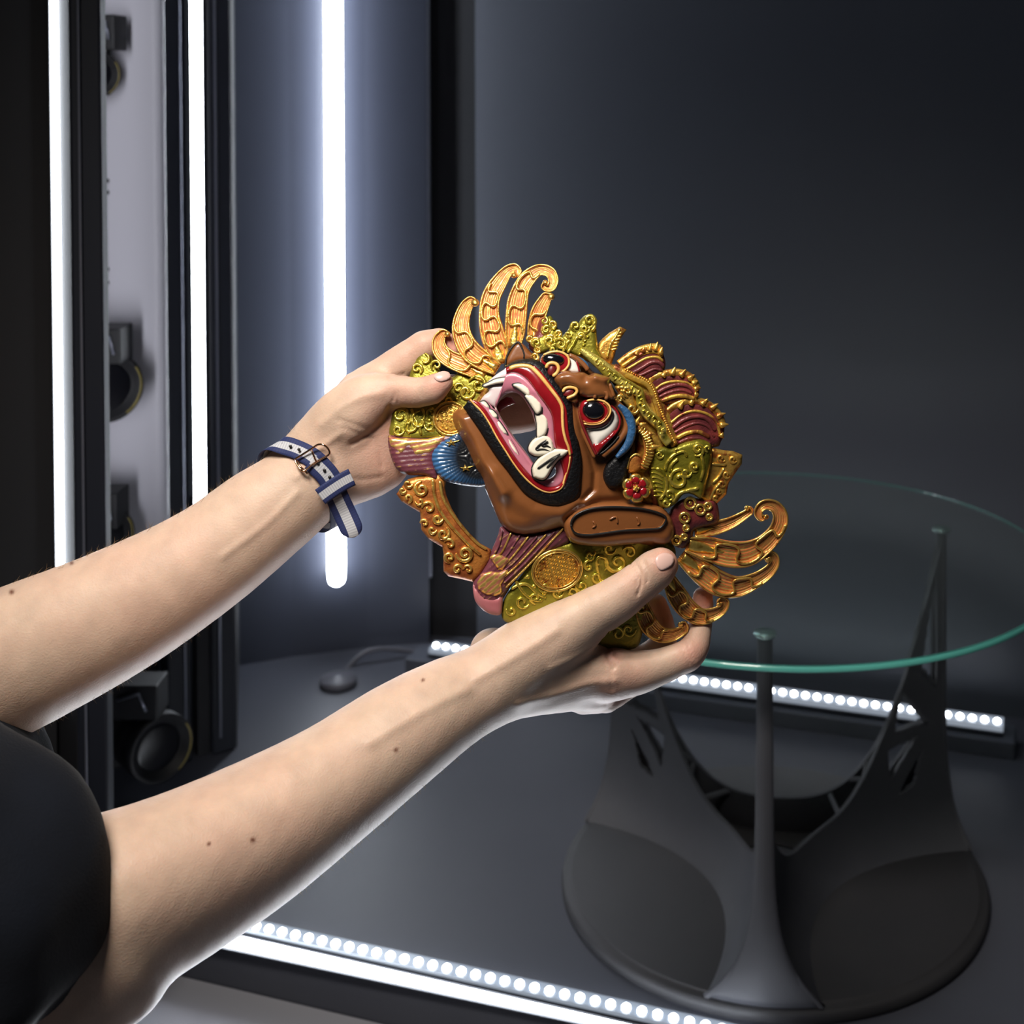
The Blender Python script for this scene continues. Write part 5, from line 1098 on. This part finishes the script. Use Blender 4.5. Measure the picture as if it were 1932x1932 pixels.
# ---- finger nails laid on the skin
def front_w(V, P, rad=5):
    out = []
    for p in P:
        d = np.hypot(V[:, 0]-p[0], V[:, 1]-p[1]); m = d < rad; out.append(V[m, 2].min() if m.any() else V[d.argmin(), 2])
    return np.array(out)
M['nail'] = mat('finger_nail', (.58, .38, .33), .28, coat=.25)
def nail(poly, V, lift=.8):
    def wm(P):
        n = len(P)//2; top = P[:n]; ww = front_w(V, top[:, :2]); A = np.c_[top[:, :2], np.ones(n)]; k, *_ = np.linalg.lstsq(np.c_[A, top[:, 0]**2, top[:, 1]**2, top[:, 0]*top[:, 1]], ww, rcond=None)
        ww = np.c_[A, top[:, 0]**2, top[:, 1]**2, top[:, 0]*top[:, 1]]@k
        return W(np.concatenate([np.c_[top[:, :2], ww-top[:, 2]], np.c_[top[:, :2], ww+3]]))
    relief('finger_nail', poly, lift, 4, M['nail'], body, h0=.4, sp=3, bs=2, back=3, wmap=wm)
nail([(1236,1056),(1242,1047),(1254,1043),(1266,1046),(1272,1054),(1268,1066),(1256,1074),(1246,1076),(1239,1068)], Vn)
nail([(818,711),(826,703),(838,700),(847,703),(850,711),(842,718),(828,720)], Vf)
# ---- fine hairs along the forearms
def hairs(V, line, count, ln, seed, side):
    r = np.random.default_rng(seed); Vs = []; Fs = []; n = 0; P = smooth_path(line, n=200)
    for k in range(count):
        q = P[r.integers(0, 199)]; d = np.hypot(V[:, 0]-q[0], V[:, 1]-q[1]); i = np.argsort(d)[r.integers(0, 60)]; b = V[i]
        a = math.radians(side+r.normal(0, 28)); L = ln*r.uniform(.4, 1.2); c = r.uniform(-.5, .5); pts = []
        for j in range(5):
            t = j/4; aa = a+c*t; pts.append((b[0]+L*t*math.cos(aa), b[1]+L*t*math.sin(aa), b[2]-4*t))
        v_, f_ = tube_vf(W(pts), np.array([.11, .10, .08, .05, .02])*1e-3, 3, False); Vs.append(v_); Fs += [tuple(x+n for x in f) for f in f_]; n += len(v_)
    return np.concatenate(Vs), Fs
hv1, hf1 = hairs(Vf, [(20,1103),(100,1075),(165,1045),(250,1010),(330,975),(440,895),(560,805)], 150, 15, 1, -60)
hv2, hf2 = hairs(Vn, [(925,1382),(850,1433),(780,1497),(700,1572),(560,1690)], 120, 12, 2, 75)
hv3, hf3 = hairs(Vf, [(60,1385),(120,1355),(200,1310),(300,1250),(400,1170)], 80, 11, 3, 75)
hm_ = mat('body_hair', (.30, .20, .10), .4)
tag(mk('arm_hair', np.concatenate([hv1, hv2, hv3]), hf1+[tuple(x+len(hv1) for x in f) for f in hf2]+[tuple(x+len(hv1)+len(hv2) for x in f) for f in hf3], hm_, body), kind='stuff')
# ---- dark T-shirt, trousers, hair
cloth = mat('navy_black_cotton', (.0025, .0034, .006), .85, spec=.15, noise=(30, .3, (.004, .0055, .010)), bump=(700, .5, .0007))
cloth.node_tree.nodes['Principled BSDF'].inputs['Sheen Weight'].default_value = .03
SH = WField((ch[0]-.36, ch[1]-.40, pel[2]-.10), (ch[0]+.42, ch[1]+.40, neck[2]+.06), .0075)
m2 = 1/2580
sl = wp(-60, 1690, 2040); slb = wp(-60, 1690, 2230); sl2 = wp(-95, 1508, 2440)
SH.add(t_(shR+np.array((-.02, 0, 0))), sl, .088, 245*m2*2040/2580, .03); SH.add(t_(shL+np.array((-.02, 0, 0))), sl2, .085, 186*m2*2440/2580, .03)
SH.add(sl, slb, 245*m2*2040/2580, 245*m2*2230/2580, .02); SH.add(t_(shR), t_(shL), .075, .075, .04); SH.add(t_(ch), t_(pel), .145, .155, .05); SH.add(t_(ch+np.array((0, -.06, 0))), t_(ch+np.array((0, .06, 0))), .13, .13, .05)
X, Y_, Z_ = SH.grid(0, len(SH.u)); SH.D += (.003*np.sin(X*60+Z_*40+np.sin(Y_*30))*np.sin(Z_*55-Y_*35)+.002*np.sin(Y_*90+X*50)).astype(np.float32)
Vs_, Fs_ = SH.mesh(); mk('t_shirt', Vs_, fix(Fs_, Vs_-Vs_.mean(0)), cloth, person, True)
TR = WField((pel[0]-.3, pel[1]-.34, -.125), (pel[0]+.45, pel[1]+.34, pel[2]+.16), .010)
for sg in (-1, 1):
    hip = pel+np.array((0, sg*.09, 0)); kn = np.array((pel[0]+.33, pel[1]+sg*.15, -.028)); an = np.array((pel[0]-.18, pel[1]+sg*.12, -.05))
    TR.add(t_(hip), t_(kn), .095, .070, .03); TR.add(t_(kn), t_(an), .065, .048, .01)
TR.add(t_(pel), t_(pel+np.array((0, 0, .08))), .155, .15, .04)
Vr_, Fr_ = TR.mesh(); mk('trousers', Vr_, fix(Fr_, Vr_-Vr_.mean(0)), mat('dark_denim', (.012, .016, .03), .8, bump=(600, .4, .0006)), person, True)
HF = WField(tuple(head-np.array((.16, .14, .10))), tuple(head+np.array((.13, .14, .17))), .006)
HF.add(t_(head+np.array((-.018, 0, .042))), t_(head+np.array((-.030, 0, .03))), .093, .091, .02); HF.add(t_(head+np.array((.12, 0, -.03))), t_(head+np.array((.10, 0, .0))), .085, .07, .01, op='sub')
X, Y_, Z_ = HF.grid(0, len(HF.u)); HF.D += (.0022*np.sin(Y_*260+X*90)*np.sin(X*120+Z_*100)).astype(np.float32)
Vh_, Fh_ = HF.mesh(); mk('hair', Vh_, fix(Fh_, Vh_-Vh_.mean(0)), mat('brown_hair', (.05, .03, .018), .5, bump=(300, .6, .001)), person, True)

for sg in (-1, 1):
    ey = head+np.array((.0795, sg*.0325, .012)); MB().lathe(t_(ey), [(.0062, 0), (.005, .0022), (.001, .003)], 16, (1, sg*.2, -.1)).build('eye', M['pupil'], body, True)
    an = np.array((pel[0]-.18, pel[1]+sg*.12, -.05)); MB().tube([t_(an+np.array((d_, 0, z_))) for d_, z_ in ((.03, 0), (-.03, -.004), (-.09, -.012), (-.15, -.020), (-.19, -.026))], [.044, .046, .044, .038, .020], 20, flat=.8).build('shoe', M['lens'], person, True)

# =================================================================== WATCH STRAP
ax_ = np.array((.87, -.49, .08)); ax_ /= np.linalg.norm(ax_)
st = thing('watch_strap', wp(590, 900, 2500), 'navy and white striped fabric watch strap with a rose gold buckle on the far wrist', 'watch strap')
def strap_mat(name, axis='Y'):
    m = mat(name, (.02, .035, .14), .75, bump=(1500, .3, .0003)); nt = m.node_tree; N = nt.nodes; L = nt.links
    uv = N.new('ShaderNodeUVMap'); sx = N.new('ShaderNodeSeparateXYZ'); L.new(uv.outputs[0], sx.inputs[0])
    ab = N.new('ShaderNodeMath'); ab.operation = 'ABSOLUTE'; L.new(sx.outputs['Y'], ab.inputs[0])
    r = N.new('ShaderNodeValToRGB'); r.color_ramp.interpolation = 'CONSTANT'; r.color_ramp.elements[0].color = (.42, .42, .44, 1); r.color_ramp.elements[1].position = .42; r.color_ramp.elements[1].color = (.012, .020, .085, 1)
    L.new(ab.outputs[0], r.inputs['Fac'])
    wv = N.new('ShaderNodeMath'); wv.operation = 'SINE'; ml = N.new('ShaderNodeMath'); ml.operation = 'MULTIPLY'; ml.inputs[1].default_value = 130; L.new(sx.outputs['X'], ml.inputs[0]); L.new(ml.outputs[0], wv.inputs[0])
    mx = N.new('ShaderNodeMix'); mx.data_type = 'RGBA'; mx.blend_type = 'MULTIPLY'; mr = N.new('ShaderNodeMapRange'); mr.inputs['From Min'].default_value = -1; mr.inputs['To Min'].default_value = 0; mr.inputs['To Max'].default_value = .4
    L.new(wv.outputs[0], mr.inputs['Value']); L.new(mr.outputs[0], mx.inputs[0]); L.new(r.outputs['Color'], mx.inputs[6]); mx.inputs[7].default_value = (.3, .3, .35, 1)
    L.new(mx.outputs[2], N['Principled BSDF'].inputs['Base Color']); return m
SM = strap_mat('striped_nylon')
def strap(name, pts, hw, wdir, parent=st, th=2.6, closed=False, mt=SM, round_end=False, nx=9):
    P = smooth_path(pts, step=3.0, closed=closed)
    if closed: P = np.concatenate([P, P[:1]])
    m = len(P); T = np.gradient(P, axis=0); T /= np.linalg.norm(T, axis=1)[:, None]; wd = np.array(wdir, float); V = []; UV = []
    L = np.r_[0, np.cumsum(np.linalg.norm(np.diff(P, axis=0), axis=1))]; xs = np.linspace(-1, 1, nx)
    for i in range(m):
        b = wd-T[i]*(T[i]@wd); b /= np.linalg.norm(b); nn = np.cross(T[i], b); h = hw
        if round_end: q = (L[-1]-L[i])/hw; h = hw*math.sqrt(max(.02, 1-max(0, 1-q)**2))
        for s_ in (1, -1):
            for x in (xs if s_ > 0 else xs[::-1]): V.append(P[i]+b*x*h+nn*s_*th/2*(1-.5*abs(x)**6)); UV.append((L[i]/100, x*h/hw))
    F = []; k = 2*nx
    for i in range(m-1):
        for j in range(k): F.append((i*k+j, i*k+(j+1) % k, (i+1)*k+(j+1) % k, (i+1)*k+j))
    if not closed: F.append(tuple(range(k))[::-1]); F.append(tuple(range((m-1)*k, m*k)))
    return mk(name, W(V), F, mt, parent, True, uv=UV)
Sx = [(520,839), (555,846), (592,866), (620,898), (634,934), (640,962)]
fr = front_w(Vf, Sx, 8); 
def outw(p, d=0): return float(front_w(Vf, [p], 7)[0])-d
loop = [(504,852,2560), (520,839,2520), (555,846,outw((555,846), 3)), (592,866,outw((592,866), 3)), (620,898,outw((620,898), 3)), (634,930,outw((630,925), 3)), (640,962,2525), (636,992,2570), (600,985,2625), (545,930,2640), (508,875,2610)]
strap('strap_band', loop, 19.5, ax_, closed=True)
def lift(px, dw): return [(x, y, outw((x, y), dw)) for x, y in px]
strap('strap_band', [(590,868,outw((590,868),8)), (620,900,outw((620,900),8)), (637,940,outw((630,930),10)), (650,968,2500), (664,1000,2500), (668,1014,2503)], 22, ax_, round_end=True)
kp = strap('keeper', [(604,938,outw((606,935),14)), (622,925,outw((620,922),17)), (645,910,outw((640,908),18)), (664,900,outw((652,905),14))], 17, (.45,.87,.1), th=2.4)
M['rose'] = mat('rose_gold_metal', (.85, .50, .30), .14, 1.0)
def tubew(name, pts, r, mt, parent=st, closed=False):
    P = smooth_path(pts, step=1.5, closed=closed)
    if closed: P = np.concatenate([P, P[:1]])
    V, F = tube_vf(W(P), r*.388e-3, 10, not closed); return mk(name, V, F, mt, parent, True)
bk = tubew('buckle', [(x, y, outw((x, y), 13)) for x, y in ((557,868),(570,858),(586,848),(600,839),(612,840),(621,850),(620,858),(606,866),(590,876),(574,888),(566,884))], 1.9, M['rose'], closed=True)
tubew('prong', [(x, y, outw((x, y), 15)) for x, y in ((588,850),(592,860),(597,872))], 1.7, M['rose'], bk)
tubew('buckle_bar', [(x, y, outw((x, y), 12)) for x, y in ((558,870),(566,880),(576,889),(580,894))], 2.0, M['rose'], bk)
for x, y in ((534,838),(548,842),(564,848),(600,874),(612,887),(622,900)):
    q = [(x, y, outw((x, y), 11.0))]; c = W(q)[0]; MB().lathe(tuple(c), [(.0010, -.0006), (.0011, .0004), (.0005, .0006)], 12, (.1, -1, .25)).build('eyelet', M['black_line'], st, True)
